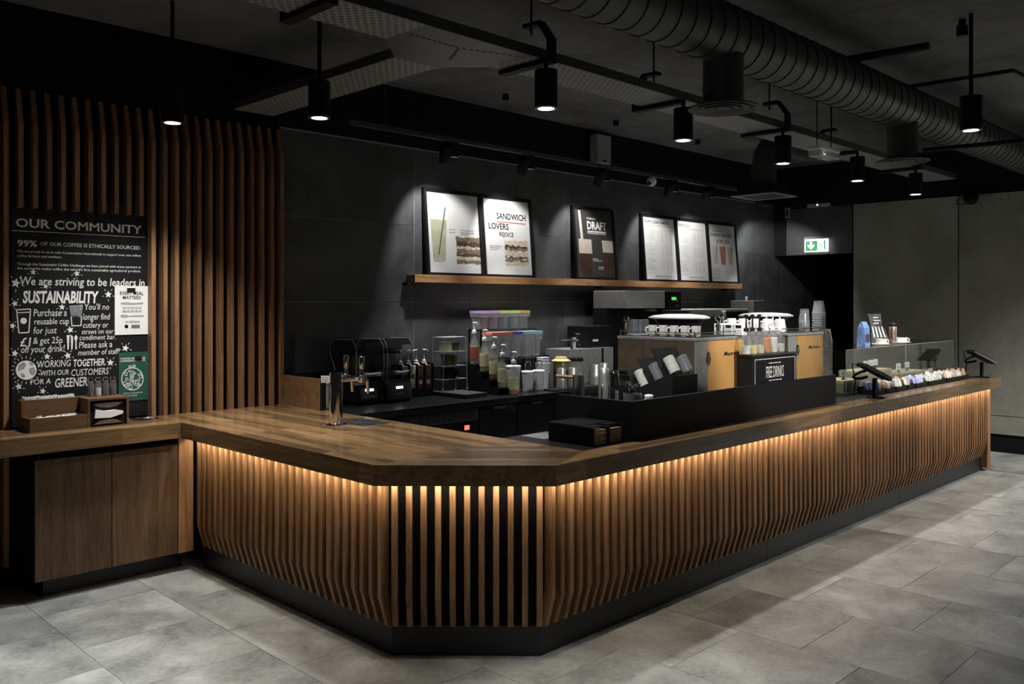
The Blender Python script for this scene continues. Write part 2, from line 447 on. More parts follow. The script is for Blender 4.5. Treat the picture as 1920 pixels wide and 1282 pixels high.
def band(n0, n1, z0, z1, name, mat, parent):
    """a wall strip following the three faces of the counter, n inwards from the worktop edge"""
    (a0, b0), (a1, b1) = off_poly(n0), off_poly(n1)
    MB().prism([(a0[0], 5.19), a0, a1, (a1[0], 5.19)], z0, z1).build(name, mat, parent)
    MB().prism([a0, b0, b1, a1], z0, z1).build(name, mat, parent)
    MB().prism([b0, (9.385, b0[1]), (9.385, b1[1]), b1], z0, z1).build(name, mat, parent)
band(.134, .2, .30, ZB, 'backing_panel', 'slat_back', cb)
band(.158, .2, .141, .30, 'backing_panel', 'slat_back', cb)
(a0, b0), (a1, b1) = off_poly(.153), off_poly(.2)
MB().prism([(a0[0], 5.19), a0, a1, (a1[0], 5.19)], 0, .141).build('plinth', 'kick_black', cb)
MB().prism([a0, b0, b1, a1], 0, .141).build('plinth', 'kick_black', cb)
xk = [b0[0], X_(1438.5, 2.765), X_(1686, 2.765), 9.38]
for k in range(3):
    MB().box(xk[k]+(.002 if k else 0), xk[k+1]-.002, b0[1], b1[1], 0, .141).build('plinth', 'kick_black', cb)
# end face and inner body
MB().box(9.30, 9.386, 2.70, 3.34, .03, ZB).build('end_panel', 'slat_oak', cb)
MB().prism([(2.54, 5.57), (2.54, 3.30), (3.0, 2.83), (9.29, 2.83), (9.29, 3.34), (3.27, 3.34), (3.27, 5.57)], .02, ZB-.002).build('carcass', 'black_paint', cb)
# warm strip lights tucked under the worktop edge, each tilted towards the slats
zl = HC-TT-.002
p0 = A3+nn*.05+u*.04; p1 = B3+nn*.05-u*.04
for q0, q1, inw in ((Vector((AX+.05, 5.15, 0)), Vector((AX+.05, AY+.03, 0)), Vector((1, 0, 0))), (p0, p1, nn), (Vector((BX+.03, BY+.05, 0)), Vector((9.37, BY+.05, 0)), Vector((0, 1, 0)))):
    up_ = inw*.009; dn = Vector((0, 0, zl-.0045)); tp = Vector((0, 0, zl))
    sm_ = MB().add([q0+dn, q1+dn, q1+up_+tp, q0+up_+tp], [(0, 1, 2, 3)])
    st = sm_.build('light_strip', 'led_warm', cb)
    MB().add([q0+dn-inw*.001, q1+dn-inw*.001, q1+up_+tp-inw*.0015, q0+up_+tp-inw*.0015, q0+tp-inw*.001, q1+tp-inw*.001], [(0, 1, 2, 3), (0, 4, 5, 1)]).build('strip_profile', 'black_soft', st)
# staff side of the right wing
sw = MB().box(3.295, 9.36, 2.775, 3.36, HC-.04, HC-.003).build('staff_worktop', 'black_lam', bevel=.002)
tag(sw, 'black laminate staff worktop behind the narrow oak counter edge', 'worktop')
sp = MB().box(3.42, 3.62, 3.16, 3.33, HC-.003, HC+.001).build('steel_plate', 'steel', bevel=.001)
tag(sp, 'flat steel plate let into the black worktop beside the black paper box', 'plate')
MB().box(3.29, 3.291, 2.8, 3.2, .5, .6)
# black screen round the espresso machines
sc = thing('machine_screen', 'low matt black screen standing in front of the espresso machines', 'screen', (4.9, 2.8, HC))
MB().box(3.685, 6.117, 2.775, 2.80, HC, 1.127).build('front_board', 'black_soft', sc, bevel=.002)
MB().box(3.685, 3.71, 2.8005, 3.307, HC-.003, 1.127).build('end_board', 'black_soft', sc, bevel=.002)
# oak screen standing at the inner end of the left wing
es = thing('end_screen', 'short upright oak board on the worktop beside the slat wall', 'screen', (3.27, 5.3, HC))
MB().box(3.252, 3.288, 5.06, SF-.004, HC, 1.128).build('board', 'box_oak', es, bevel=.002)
MB().box(3.251, 3.289, 5.045, 5.06, HC, 1.128).build('edge_strip', 'black_soft', es)
# ------------------------------------------------------------------ condiment counter
cw = MB().box(.55, AX-.001, 5.16, SF-.002, HC-TT, HC).build('condiment_worktop', 'top_x')
tag(cw, 'thick oak condiment worktop below the chalk community board', 'worktop')
cab = thing('condiment_cabinet', 'floating two-door brown oak cabinet under the condiment worktop', 'cabinet', (1.95, 5.4, .11))
MB().box(1.532, 2.33, 5.222, 5.57, .115, .79).build('body', 'black_soft', cab)
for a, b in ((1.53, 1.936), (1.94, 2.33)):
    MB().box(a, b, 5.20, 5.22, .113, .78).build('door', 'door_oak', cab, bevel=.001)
MB().box(1.60, 2.40, 5.30, 5.34, 0, .113).build('plinth', 'kick_black', cab)
MB().box(2.332, 2.424, 5.192, 5.21, .113, HC-TT-.002).build('filler', 'slat_oak', cab)
MB().box(1.54, 1.552, 5.19, 5.57, .781, HC-TT-.001).build('bracket', 'black_soft', cab)
MB().box(1.93, 1.945, 5.23, 5.57, .79, HC-TT-.001).build('bracket', 'black_soft', cab)
MB().box(2.30, 2.331, 5.23, 5.57, .79, HC-TT-.001).build('bracket', 'black_soft', cab)
# ------------------------------------------------------------------ back counter with under-counter fridges
ZK, YK = .90, 4.84
bk = thing('back_worktop', 'black worktop along the tiled back wall', 'worktop', (6.5, 5.2, ZK-.04))
MB().box(3.31, 10.0, YK, YW-.002, ZK-.045, ZK).build('slab', 'black_lam', bk, bevel=.002)
up = MB().box(3.31, 10.0, YW-.05, YW-.002, ZK, 1.127).build('trim_1', 'black_lam', None, bevel=.002); tag(up, kind='structure')
def handle(parent, x, z, dep=.03):
    pr = [(x-.07, z), (x+.07, z), (x+.055, z-.022), (x-.055, z-.022)]
    MB().prism(pr, YK+.02, YK+.032, 'y').build('handle', 'grey_dark', parent)
def unit(xa, xb, kind, label):
    t = thing('fridge_unit' if kind == 'vent' else 'drawer_unit', label, 'fridge' if kind == 'vent' else 'cabinet', ((xa+xb)/2, 5.2, 0))
    MB().box(xa+.004, xb-.004, YK+.05, YW-.02, .08, ZK-.046).build('body', 'black_soft', t)
    MB().box(xa+.03, xb-.03, YK+.09, YK+.12, 0, .08).build('plinth', 'kick_black', t)
    if kind == 'vent':
        MB().box(xa+.006, xb-.006, YK+.038, YK+.05, .75, .846).build('vent_frame', 'grey_dark', t)
        for k in range(44):
            x = xa+.03+k*(xb-xa-.06)/44
            MB().box(x, x+.007, YK+.03, YK+.037, .765, .835).build('louvre', 'grey_dark', t)
        d = MB().box(xa+.006, xb-.006, YK+.034, YK+.05, .655, .745).build('control_panel', 'black_soft', t, bevel=.002)
        MB().box(xb-.15, xb-.10, YK+.0325, YK+.034, .685, .72).build('red_display', 'screen_red', d)
        MB().box(xb-.17, xb-.08, YK+.0332, YK+.0339, .675, .73).build('display_window', 'black_gloss', d)
        d = MB().box(xa+.006, xb-.006, YK+.034, YK+.05, .09, .65).build('door', 'black_soft', t, bevel=.002)
    else:
        for za, zb in ((.48, .845), (.09, .475)):
            d = MB().box(xa+.006, xb-.006, YK+.034, YK+.05, za, zb).build('drawer_front', 'black_lam', t, bevel=.002)
            handle(d, (xa+xb)/2, zb-.004)
    return t
unit(3.34, 3.80, 'draw', 'black drawer unit under the back worktop beside the red-lit fridge, nearest the blenders')
unit(3.80, 4.545, 'vent', 'black under-counter fridge with vent grille and red display')
unit(4.545, 4.958, 'draw', 'black drawer unit just right of the vented fridge')
unit(4.958, 5.40, 'draw', 'black drawer unit second to the right of the vented fridge')
unit(5.40, 6.2, 'draw', 'black drawer unit under the steel shaker cups, behind the machine screen')
# ================================================================== ceiling services
def spot_lamp(x, y, label, zb=2.696, L=.2, W=SPOT_W, ang=96, group='black cylinder downlights', hang=True, col=(1, .995, .98), blend=.55):
    t = thing('downlight', label, 'ceiling light', (x, y, zb), group)
    R = .062
    MB().lathe([(R, .0), (R, L), (R-.004, L), (R-.004, .004)], (x, y, zb), 24, cap=False).build('housing', 'black_soft', t, True)
    MB().lathe([(R-.004, L-.012), (R-.004, L-.004), (.001, L-.004)], (x, y, zb), 24, cap=False).build('cap', 'black_soft', t)
    MB().lathe([(R, .0), (R, -.006), (R-.018, -.006), (R-.018, .0)], (x, y, zb), 24, cap=False).build('rim', 'lamp_ring', t, True)
    MB().lathe([(.0442, -.004), (.03, -.0035), (.001, -.003)], (x, y, zb), 24, cap=False).build('lens', 'lamp_face', t)
    MB().lathe([(.012, L-.004), (.012, (2.929 if hang else ZC-.001)-zb)], (x, y, zb), 8).build('stem', 'black_soft', t)
    light('beam', 'SPOT', (x, y, zb-.012), W, col, t, (x, y, 0), .045, ang, blend)
    return t
rowX = [3.45, 4.755, 6.08, 7.40, 8.73]
names = ['first and nearest', 'second', 'middle', 'fourth', 'fifth and farthest']
for x, nm in zip(rowX, names):
    spot_lamp(x, 3.17, '%s black cylinder downlight in the row above the long counter wing' % nm, W=SPOT_W*.8)
spot_lamp(2.72, 4.24, 'black cylinder downlight above the chrome tap tower', W=SPOT_W*.8, ang=84, hang=False)
spot_lamp(2.19, 4.96, 'black downlight above the condiment worktop and chalk board', W=SPOT_W*1.7, ang=104, hang=False, blend=1)
spot_lamp(5.71, 1.75, 'black downlight above the open floor at the right', W=SPOT_W*.4, hang=False, ang=80)
# downlights added out of view to light the floor and the concrete wall
for k, (x, y, wk) in enumerate(((.58, 3.58, 3.2), (2.4, 1.5, 2.3), (9.85, .45, 5.0))):
    spot_lamp(x, y, ['black downlight over the floor before the condiment cabinet, above the view', 'black downlight over the floor before the counter corner, above the view', 'black downlight over the far floor, beyond the view at right'][k], W=SPOT_W*wk, hang=False, ang=64 if k < 2 else 140)
# unseen accent spots, added to brighten the machines, the display case and the cups
def accent(x, y, aim, W, ang, label):
    z = 2.8; c = Vector((x, y, z)); d = (Vector(aim)-c).normalized(); M = d.to_track_quat('Z', 'Y').to_matrix()
    t = thing('accent_spot', label, 'spotlight', c, 'accent spots of the customer side')
    MB().lathe([(.05, -.09), (.05, .08), (.046, .08), (.046, .04)], c, 20, M, cap=False).build('barrel', 'black_soft', t, True)
    MB().lathe([(.049, -.088), (.0005, -.088)], c, 20, M, cap=False).build('barrel_back', 'black_soft', t)
    MB().lathe([(.0455, .04), (.0005, .04)], c, 20, M, cap=False).build('lens', 'lamp_face', t)
    MB().tube([c, (x, y, ZC)], .01, 8).build('stem', 'black_soft', t)
    light('beam', 'SPOT', c+d*.085, W, (1, .985, .96), t, aim, .03, ang, .6)
accent(4.5, .7, (5.4, 2.95, 1.46), 330, 36, 'black accent spot aimed at the espresso machines, beyond the view')
accent(6.3, .6, (7.9, 2.95, 1.26), 380, 30, 'black accent spot aimed at the display case, beyond the view')
accent(1.55, 1.6, (4.5, 3.15, 1.5), 240, 24, 'black accent spot aimed at the cups and jugs, above the view')
# hangers that carry the cable tray and the lamps
def hanger(x, y, label, mir=1, dy=.32):
    t = thing('tray_hanger', label, 'bracket', (x, y, 2.92), 'cable tray hangers')
    y0 = y if mir > 0 else y+dy+.06
    s = 1 if mir > 0 else -1
    w2 = .028
    MB().box(x-w2, x+w2, min(y0-.03*s, y0+(dy+.04)*s), max(y0-.03*s, y0+(dy+.04)*s), 2.93, 2.955).build('bar', 'black_soft', t)
    pts = [(y0-.03*s, 2.955), (y0-.03*s, 3.06), (y0+.05*s, 3.17), (y0+.17*s, 3.17), (y0+.17*s, 3.15), (y0+.06*s, 3.15), (y0-.008*s, 3.052), (y0-.008*s, 2.955)]
    MB().prism(pts, x-w2, x+w2, 'x').build('arm', 'black_soft', t)
    MB().tube([(x, y0+.13*s, 3.11), (x, y0+.13*s, ZC)], .006, 8).build('rod', 'black_soft', t)
for i, x in enumerate(rowX+[2.1]):
    hanger(x, 3.15, '%s black bent hanger of the perforated tray over the counter' % (['first', 'second', 'third', 'fourth', 'fifth', 'nearest, left-hand'][i]), 1 if i % 2 == 0 else -1)
# perforated tray
m, nt, b = nmat('tray_perforated')
tc = nt.nodes.new('ShaderNodeTexCoord'); br = nt.nodes.new('ShaderNodeTexBrick')
br.inputs['Scale'].default_value = 22; br.inputs['Mortar Size'].default_value = .024; br.offset = .5
br.inputs['Brick Width'].default_value = 1.0; br.inputs['Row Height'].default_value = .62
br.inputs['Color1'].default_value = (.008, .008, .008, 1); br.inputs['Color2'].default_value = (.008, .008, .008, 1); br.inputs['Mortar'].default_value = (.25, .25, .24, 1)
br.inputs['Mortar Size'].default_value = .19
nt.links.new(tc.outputs['Object'], br.inputs['Vector']); nt.links.new(br.outputs['Color'], b.inputs['Base Color']); b.inputs['Roughness'].default_value = .5
tr = thing('cable_tray', 'long perforated steel cable tray with a side branch under the ceiling', 'cable tray', (5, 3.35, 2.96))
zt = 2.958
def tray(xa, xb, ya, yb, along):
    MB().box(xa, xb, ya, yb, zt, zt+.003).build('tray_bed', 'tray_perforated', tr)
    if along == 'x':
        for y in (ya, yb-.002): MB().box(xa, xb, y, y+.002, zt+.003, zt+.055).build('side_lip', 'grey_dark', tr)
    else:
        for x in (xa, xb-.002): MB().box(x, x+.002, ya, yb, zt+.003, zt+.055).build('side_lip', 'grey_dark', tr)
tray(-.5, 2.62, 3.18, 3.49, 'x'); tray(3.36, 9.9, 3.18, 3.49, 'x'); tray(2.85, 3.15, 3.72, 5.5, 'y')
MB().prism([(2.62, 3.18), (3.36, 3.18), (3.36, 3.49), (3.15, 3.72), (2.85, 3.72), (2.62, 3.49)], zt, zt+.003).build('junction_plate', 'tray_steel', tr)
MB().box(2.62, 3.36, 3.18, 3.182, zt+.003, zt+.055).build('side_lip', 'grey_dark', tr)
for p, q in (((3.36, 3.49), (3.15, 3.72)), ((2.85, 3.72), (2.62, 3.49))):
    MB().prism([p, q, (q[0]+.002, q[1]+.001), (p[0]+.002, p[1]+.001)], zt+.003, zt+.055).build('side_lip', 'grey_dark', tr)
# slot rows cut in the junction plate read as short dark dashes
jd = MB()
for k in range(9):
    jd.box(2.66+k*.036, 2.68+k*.036, 3.34, 3.348, zt-.0015, zt)
    jd.box(2.98+.012*k, 3.0+.012*k, 3.36+.022*k, 3.368+.022*k, zt-.0015, zt)
    jd.box(3.0+k*.036, 3.02+k*.036, 3.335-k*.012, 3.343-k*.012, zt-.0015, zt)
jd.build('slot_row', 'black_paint', tr)
# spiral duct with two drops and round diffusers
DY, DZ, DR = 2.482, 3.081, .155
du = thing('spiral_duct', 'big dark spiral air duct running above the counter front', 'air duct', (5, DY, DZ))
MB().tube([(-.6, DY, DZ), (10.4, DY, DZ)], DR, 36).build('pipe', 'duct_steel', du, True)
sm = MB()
pts = []
nturn = 84
for k in range(nturn*28+1):
    a = 2*math.pi*k/28
    pts.append((-.4+10.7*k/(nturn*28), DY+math.cos(a)*(DR+.002), DZ+math.sin(a)*(DR+.002)))
sm.tube(pts, .0035, 4).build('spiral_seam', 'black_soft', du)
def drop(x):
    t = MB().lathe([(.108, 2.70), (.108, 2.78), (.111, 2.782), (.111, 2.792), (.108, 2.794), (.108, 2.96)], (x, DY, 0), 28, cap=False).build('duct_drop', 'duct_steel', du, True)
    MB().lathe([(.185, 2.683), (.185, 2.690), (.13, 2.705), (.108, 2.71)], (x, DY, 0), 32, cap=False).build('flange', 'duct_steel', t, True)
    for r1, r2 in ((.185, .15), (.135, .10), (.085, .055)):
        MB().lathe([(r1, 2.683), (r1-.006, 2.679), (r2+.004, 2.690), (r2, 2.698), (r1-.004, 2.688)], (x, DY, 0), 32, cap=False).build('diffuser_ring', 'duct_steel', t, True)
    MB().lathe([(.106, 2.70), (.0005, 2.70)], (x, DY, 0), 24, cap=False).build('damper', 'black_paint', t)
    MB().lathe([(.035, 2.684), (.0005, 2.684)], (x, DY, 0), 20, cap=False).build('centre_disc', 'duct_steel', t)
drop(4.10); drop(6.576)
# elbow duct and square vent near the back wall
eX, eY = X_(1432, 4.6), 4.6
et = thing('square_vent', 'square white-edged air vent under an elbow duct near the back wall', 'air vent', (eX, eY, 2.4))
ez = Z_(1430, 369, 4.6)
MB().tube([(eX+.9, eY, ez+.62), (eX+.35, eY, ez+.62), (eX+.16, eY, ez+.56), (eX+.04, eY, ez+.44), (eX, eY, ez+.27), (eX, eY, ez+.12)], .13, 24).build('elbow', 'duct_steel', et, True)
MB().box(eX-.2, eX+.2, eY-.2, eY+.2, ez+.01, ez+.13).build('plenum', 'black_soft', et)
for q in ((-.25, .25, -.25, -.215), (-.25, .25, .215, .25), (-.25, -.215, -.215, .215), (.215, .25, -.215, .215)):
    MB().box(eX+q[0], eX+q[1], eY+q[2], eY+q[3], ez, ez+.012).build('frame', 'grey_plastic', et)
for k in range(6):
    a = -.2+k*.07
    MB().box(eX+a, eX+a+.05, eY-.214, eY+.214, ez+.003, ez+.008).build('blade', 'grey_dark', et)
# lighting track with heads aimed at the menu boards
TY, TZ = 5.20, 2.92
tk = thing('light_track', 'thin black lighting track hung before the menu wall', 'light track', (6, TY, TZ))
MB().box(X_(655, TY), X_(1420, TY), TY-.017, TY+.017, TZ, TZ+.034).build('rail', 'grey_dark', tk)
for px in (722, 948, 1155, 1308):
    x = X_(px, TY); MB().tube([(x, TY, TZ+.034), (x, TY, ZC)], .002, 6).build('wire', 'grey_dark', tk)
    MB().lathe([(.028, ZC-.05), (.028, ZC)], (x, TY, 0), 12).build('wire_anchor', 'black_soft', tk)
heads = [(840, 4.8, 'first'), (985, 5.6, 'second'), (1128, 6.62, 'third'), (1258, 7.85, 'fourth'), (1328, 8.75, 'fifth'), (1428, 10.7, 'sixth')]
for px, ax, nm in heads:
    x = X_(px, TY)
    t = thing('track_spot', '%s black spot head from the left on the lighting track' % nm, 'spotlight', (x, TY, TZ-.15), 'track spot heads')
    MB().box(x+.03, x+.10, TY-.02, TY+.02, TZ-.115, TZ).build('gear_box', 'black_soft', t, bevel=.003)
    MB().box(x+.03, x+.10, TY-.02, TY+.02, TZ-.118, TZ-.116).build('gear_cover', 'grey_plastic', t)
    c = Vector((x-.02, TY+.01, TZ-.1)); aim = Vector((ax, YW, 2.05 if nm != 'sixth' else 1.6))
    d = (aim-c).normalized(); M = d.to_track_quat('Z', 'Y').to_matrix()
    MB().lathe([(.042, -.075), (.046, -.07), (.046, .065), (.042, .07), (.042, .03)], c, 20, M, cap=False).build('barrel', 'black_soft', t, True)
    MB().lathe([(.045, -.073), (.0005, -.073)], c, 20, M, cap=False).build('barrel_back', 'black_soft', t)
    MB().lathe([(.0415, .03), (.0005, .03)], c, 20, M, cap=False).build('lens', 'lamp_face', t)
    MB().tube([(x-.02, TY, TZ), (x-.02, TY, TZ-.06)], .01, 8).build('stem', 'black_soft', t)
    light('beam', 'SPOT', c+d*.074, TRACK_W*(1.35 if nm in ('first', 'second') else 1.0 if nm != 'sixth' else 1.8), (1, .98, .95), t, aim, .03, 82, .5)
    light('down_beam', 'SPOT', (x+.065, TY, TZ-.122), 110, (1, .99, .97), t, (x+.065, TY-.25, .9), .02, 70, .5)
# small things on the upper wall and ceiling
def wallbox(name, px0, px1, py0, py1, Y, dep, mat, label, cat):
    xa, xb = X_(px0, Y), X_(px1, Y); pm = (px0+px1)/2
    t = thing(name, label, cat, ((xa+xb)/2, Y, Z_(pm, py1, Y)))
    return t, xa, xb, Z_(pm, py1, Y), Z_(pm, py0, Y)
t, xa, xb, za, zb = wallbox('wall_speaker', 1120, 1146, 253, 306, 5.53, .12, '', 'slim pale grey loudspeaker on the upper back wall', 'loudspeaker')
MB().box(xa, xb, 5.53, YW-.03, za, zb).build('cabinet', 'grey_plastic', t, bevel=.006)
MB().box(xa+.012, xb-.012, 5.527, 5.53, za+.012, zb-.012).build('grille', 'grey_plastic', t)
MB().box((xa+xb)/2-.025, (xa+xb)/2+.025, 5.525, 5.527, za+.02, za+.035).build('badge', 'black_soft', t)
MB().box((xa+xb)/2-.02, (xa+xb)/2+.02, YW-.03, YW-.004, (za+zb)/2-.05, (za+zb)/2+.05).build('bracket', 'black_soft', t)
cx, cy, cz = X_(1222, TY), TY, Z_(1222, 340, TY)
t = thing('camera_dome', 'small round white camera hanging from the lighting track', 'camera', (cx, cy, cz-.05))
MB().lathe([(.001, -.05), (.03, -.042), (.047, -.02), (.05, 0), (.045, .02), (.02, .03)], (cx, cy, cz), 20, Matrix.Rotation(math.radians(60), 3, 'Y')).build('shell', 'white_plastic', t, True)
MB().lathe([(.001, -.06), (.018, -.055), (.026, -.04)], (cx, cy, cz), 16, Matrix.Rotation(math.radians(60), 3, 'Y')).build('lens', 'black_gloss', t, True)
MB().tube([(cx, cy, cz+.02), (cx, cy, TZ)], .012, 8).build('stem', 'white_plastic', t)
# emergency light, exit sign, sensor, black speaker
p = Vector((X_(1545, 3.05), 3.05, 0)); z = Z_(1545, 292, 3.05)
t = thing('emergency_light', 'clear-bodied emergency light box below the cable tray', 'emergency light', (p.x, p.y, z))
MB().box(p.x-.17, p.x+.17, p.y-.055, p.y+.055, z+.03, z+.06).build('base', 'white_plastic', t, bevel=.006)
MB().box(p.x-.165, p.x+.165, p.y-.05, p.y+.05, z-.02, z+.029).build('diffuser', 'edge_acrylic', t, bevel=.006)
MB().box(p.x-.13, p.x+.13, p.y-.01, p.y+.01, z+.012, z+.028).build('lamp_tube', 'white_plastic', t)
MB().lathe([(.008, -.002), (.0005, -.004)], (p.x-.03, p.y-.02, z+.008), 10).build('status_light', 'led_dot', t)
for dx in (-.12, .12): MB().tube([(p.x+dx, p.y, z+.06), (p.x+dx, p.y, ZC)], .004, 6).build('rod', 'black_soft', t)
xs = XR-.06
def yx(px): return Y_(px, xs)
t = thing('exit_sign', 'lit green running-man exit sign with down arrow over the doorway', 'sign', (xs, yx(1530), ZX_(1530, 473, xs)))
ya, yb = yx(1552), yx(1508.5); za, zb = ZX_(1530, 472, xs), ZX_(1530, 448, xs)
MB().box(xs, xs+.02, ya, yb, za, zb).build('light_panel', 'sign_white', t)
MB().box(xs-.01, xs+.03, ya-.01, yb, zb, zb+.03).build('housing', 'grey_plastic', t)
MB().box(xs+.03, xs+.059, (ya+yb)/2-.03, (ya+yb)/2+.03, zb+.005, zb+.025).build('wall_arm', 'grey_plastic', t)
W_, Hh = yb-ya, zb-za
def sg(u_, v_, lay=0): return (xs-.002-.001*lay, yb-u_*W_, za+v_*Hh)
q = MB().add([sg(.05, .08), sg(.56, .08), sg(.56, .86), sg(.05, .86)], [(0, 1, 2, 3)])
q.build('green_field', 'sign_green', t)
MB().add([sg(.84, .2), sg(.9, .08), sg(.9, .88), sg(.84, .88)], [(0, 1, 2, 3)]).build('door_mark', 'sign_green', t)
q = MB().add([sg(a, b_, 1) for a, b_ in ((.24, .8), (.33, .8), (.33, .5), (.42, .6), (.42, .45), (.285, .2), (.15, .45), (.15, .6), (.24, .5))], [tuple(range(9))]); q.build('arrow', 'sign_white', t)
q = MB()
def stick(a, b_, w_):
    a, b_ = Vector(a), Vector(b_); d = (b_-a); n_ = Vector((-d.y*.55, d.x/.55)).normalized()*w_
    q.add([sg(*(a+n_), 1), sg(*(b_+n_), 1), sg(*(b_-n_), 1), sg(*(a-n_), 1)], [(0, 1, 2, 3)])
stick((.68, .62), (.73, .42), .02); stick((.73, .42), (.68, .15), .014); stick((.74, .42), (.8, .32), .014); stick((.8, .32), (.86, .28), .012)
stick((.69, .6), (.61, .5), .011); stick((.7, .6), (.79, .56), .011)
q.add([sg(.665+.02*math.cos(k*math.pi/4), .74+.045*math.sin(k*math.pi/4), 1) for k in range(8)], [tuple(range(8))])
q.build('running_man', 'sign_green', t)
t = thing('door_sensor', 'narrow grey sensor bar above the doorway with a green light', 'sensor', (XR-.04, Y_(1534, XR-.04), 2.86))
ya, yb = Y_(1555, XR-.04), Y_(1513, XR-.04); z = ZX_(1534, 388, XR-.04)
MB().box(XR-.04, XR-.001, ya, yb, z, z+.045).build('bar', 'grey_plastic', t, bevel=.005)
MB().lathe([(.009, 0), (.0005, .004)], (XR-.041, (ya+yb)/2+.01, z+.028), 10, Matrix.Rotation(-math.pi/2, 3, 'Y')).build('status_light', 'led_dot', t)
t = thing('junction_box', 'small pale box at the left corner of the doorway header', 'junction box', (XR-.03, Y_(1476, XR), 2.7))
ya, yb = Y_(1480, XR-.03), Y_(1471.5, XR-.03)
MB().box(XR-.03, XR-.001, ya, yb, ZX_(1476, 409, XR), ZX_(1476, 390, XR)).build('case', 'grey_plastic', t, bevel=.003)
MB().box(XR-.032, XR-.03, ya+.01, yb-.01, ZX_(1476, 406, XR), ZX_(1476, 393, XR)).build('cover', 'grey_dark', t)
sy = Y_(1820, XR-.1); sz = ZX_(1820, 371, XR-.1)
t = thing('ball_speaker', 'round black loudspeaker with looped cable at the top of the concrete wall', 'loudspeaker', (XR-.1, sy, sz-.08))
MB().lathe([(.02, -.06), (.06, -.05), (.075, -.02), (.078, .02), (.06, .06)], (XR-.09, sy, sz), 20, Matrix.Rotation(-math.pi/2+.3, 3, 'Y')).build('shell', 'black_soft', t, True)
MB().tube([(XR-.04, sy, sz), (XR+.01, sy, sz)], .02, 10).build('bracket', 'black_soft', t)
MB().tube([(XR-.03, sy+.05, sz+.05), (XR-.03, sy+.16, sz+.0), (XR-.03, sy+.18, sz-.05), (XR-.03, sy+.1, sz-.06), (XR-.03, sy+.03, sz-.02)], .005, 6).build('cable', 'black_soft', t, True)
# conduits and a beam at the upper right
for nm, pts, r, lab in (('conduit', [PZ(1690, 165, 3.3), PZ(1900, 132, 3.3), PZ(1935, 150, 3.3)], .015, 'thin black conduit crossing the ceiling at upper right'),
                        ('ceiling_bar', [PZ(1590, 112, 3.25), PZ(1742, 86, 3.25)], .025, 'short black bar fixed below the ceiling at upper right'),
                        ('sprinkler_pipe', [PZ(1730, 282, 2.86), PZ(1935, 262, 2.86)], .018, 'thin dark pipe below the ceiling above the concrete wall')):
    o = MB().tube(pts, r, 10).build(nm, 'black_soft', None, True); tag(o, lab, 'pipe')
p = PZ(1804, 58, 3.33)
t = thing('ceiling_sensor', 'small black sensor can hanging under the ceiling at right', 'sensor', p)
MB().lathe([(.03, -.03), (.033, -.02), (.033, .03), (.02, .04), (.02, ZC-p.z)], p, 16).build('can', 'black_soft', t, True)
MB().lathe([(.022, -.034), (.0005, -.036)], p, 16, cap=False).build('lens', 'grey_dark', t)
# ================================================================== chalk community board
BYF = 5.645
board = thing('community_board', 'tall black community board with white print and chalk lettering', 'board', (1.93, BYF, HC))
MB().box(1.535, 2.330, BYF, 5.6495, HC+.002, 2.27).build('panel', 'board_black', board)
BP = BYF-.0012
def bq(cx, cy): return cx*.32753, 380+cy*.32753          # crop -> photo pixel
def bpt(cx, cy, Y=BP):
    px, py = bq(cx, cy); return X_(px, Y), Z_(px, py, Y)
def fy(Y): return lambda u_, v_: (u_, Y, v_)
def btext(s, xl, yl, xr, cap, bold=0, shear=0, slope=0, mat='chalk', name='lettering', parent=None, Y=BP):
    x0_, z0 = bpt(xl, yl, Y); x1_, _ = bpt(xr, yl, Y)
    q = MB(); c = cap*.32753*D_(bq(xl, yl)[0], Y)/F
    text_into(q, s, x0_, x1_, z0, c, fy(Y), bold, shear, slope)
    o = q.build(name, mat, parent or board)
    if s.startswith('~'): o['kind'] = 'stuff'
    return o
btext('OUR COMMUNITY', 90, 137, 812, 52, .02)
xa, za = bpt(68, 157); xb, _ = bpt(832, 157)
MB().add([(xa, BP, za), (xb, BP, za), (xb, BP, za-.003), (xa, BP, za-.003)], [(0, 1, 2, 3)]).build('rule', 'chalk', board)
btext('99%', 100, 248, 212, 38, .02); btext('OF OUR COFFEE IS ETHICALLY SOURCED.', 232, 244, 806, 22, .012)
for s_, x_, y_, xr in (('We are proud to work with Conservation International to support over one million', 98, 283, 806), ('coffee farmers and workers.', 98, 309, 355),
                       ('Through the Sustainable Coffee Challenge we have joined with many partners in', 98, 356, 806), ("the sector to make coffee the world's first sustainable agricultural product.", 98, 381, 806)):
    btext(s_, x_, y_, xr, 15, .006)
for s_, x_, y_, xr, cap, bo in (('We are striving to be leaders in', 115, 470, 828, 50, .01), ('SUSTAINABILITY', 130, 572, 565, 70, .035),
    ('Purchase a', 192, 650, 382, 44, 0), ('reusable cup', 196, 697, 395, 38, 0), ('for just', 192, 750, 325, 40, 0), ('£1', 115, 822, 178, 52, .01), ('& get 25p', 190, 808, 358, 40, 0),
    ('off your drink!', 120, 860, 370, 42, 0), ("You'll no", 485, 612, 625, 36, 0), ('longer find', 475, 670, 630, 38, 0), ('cutlery or', 475, 716, 620, 34, 0), ('straws on our', 468, 752, 650, 30, 0),
    ('condiment bar.', 455, 786, 662, 30, 0), ('Please ask a', 452, 832, 642, 38, 0), ('member of staff!', 447, 874, 685, 34, 0), ('WORKING', 212, 945, 405, 42, 0), ('TOGETHER', 420, 938, 600, 42, .02),
    ('WITH OUR', 232, 992, 395, 32, 0), ('CUSTOMERS', 408, 992, 622, 40, 0), ('FOR A', 175, 1042, 290, 32, 0), ('GREENER', 315, 1058, 500, 54, .01)):
    btext(s_, x_, y_, xr, cap, bo, .12)
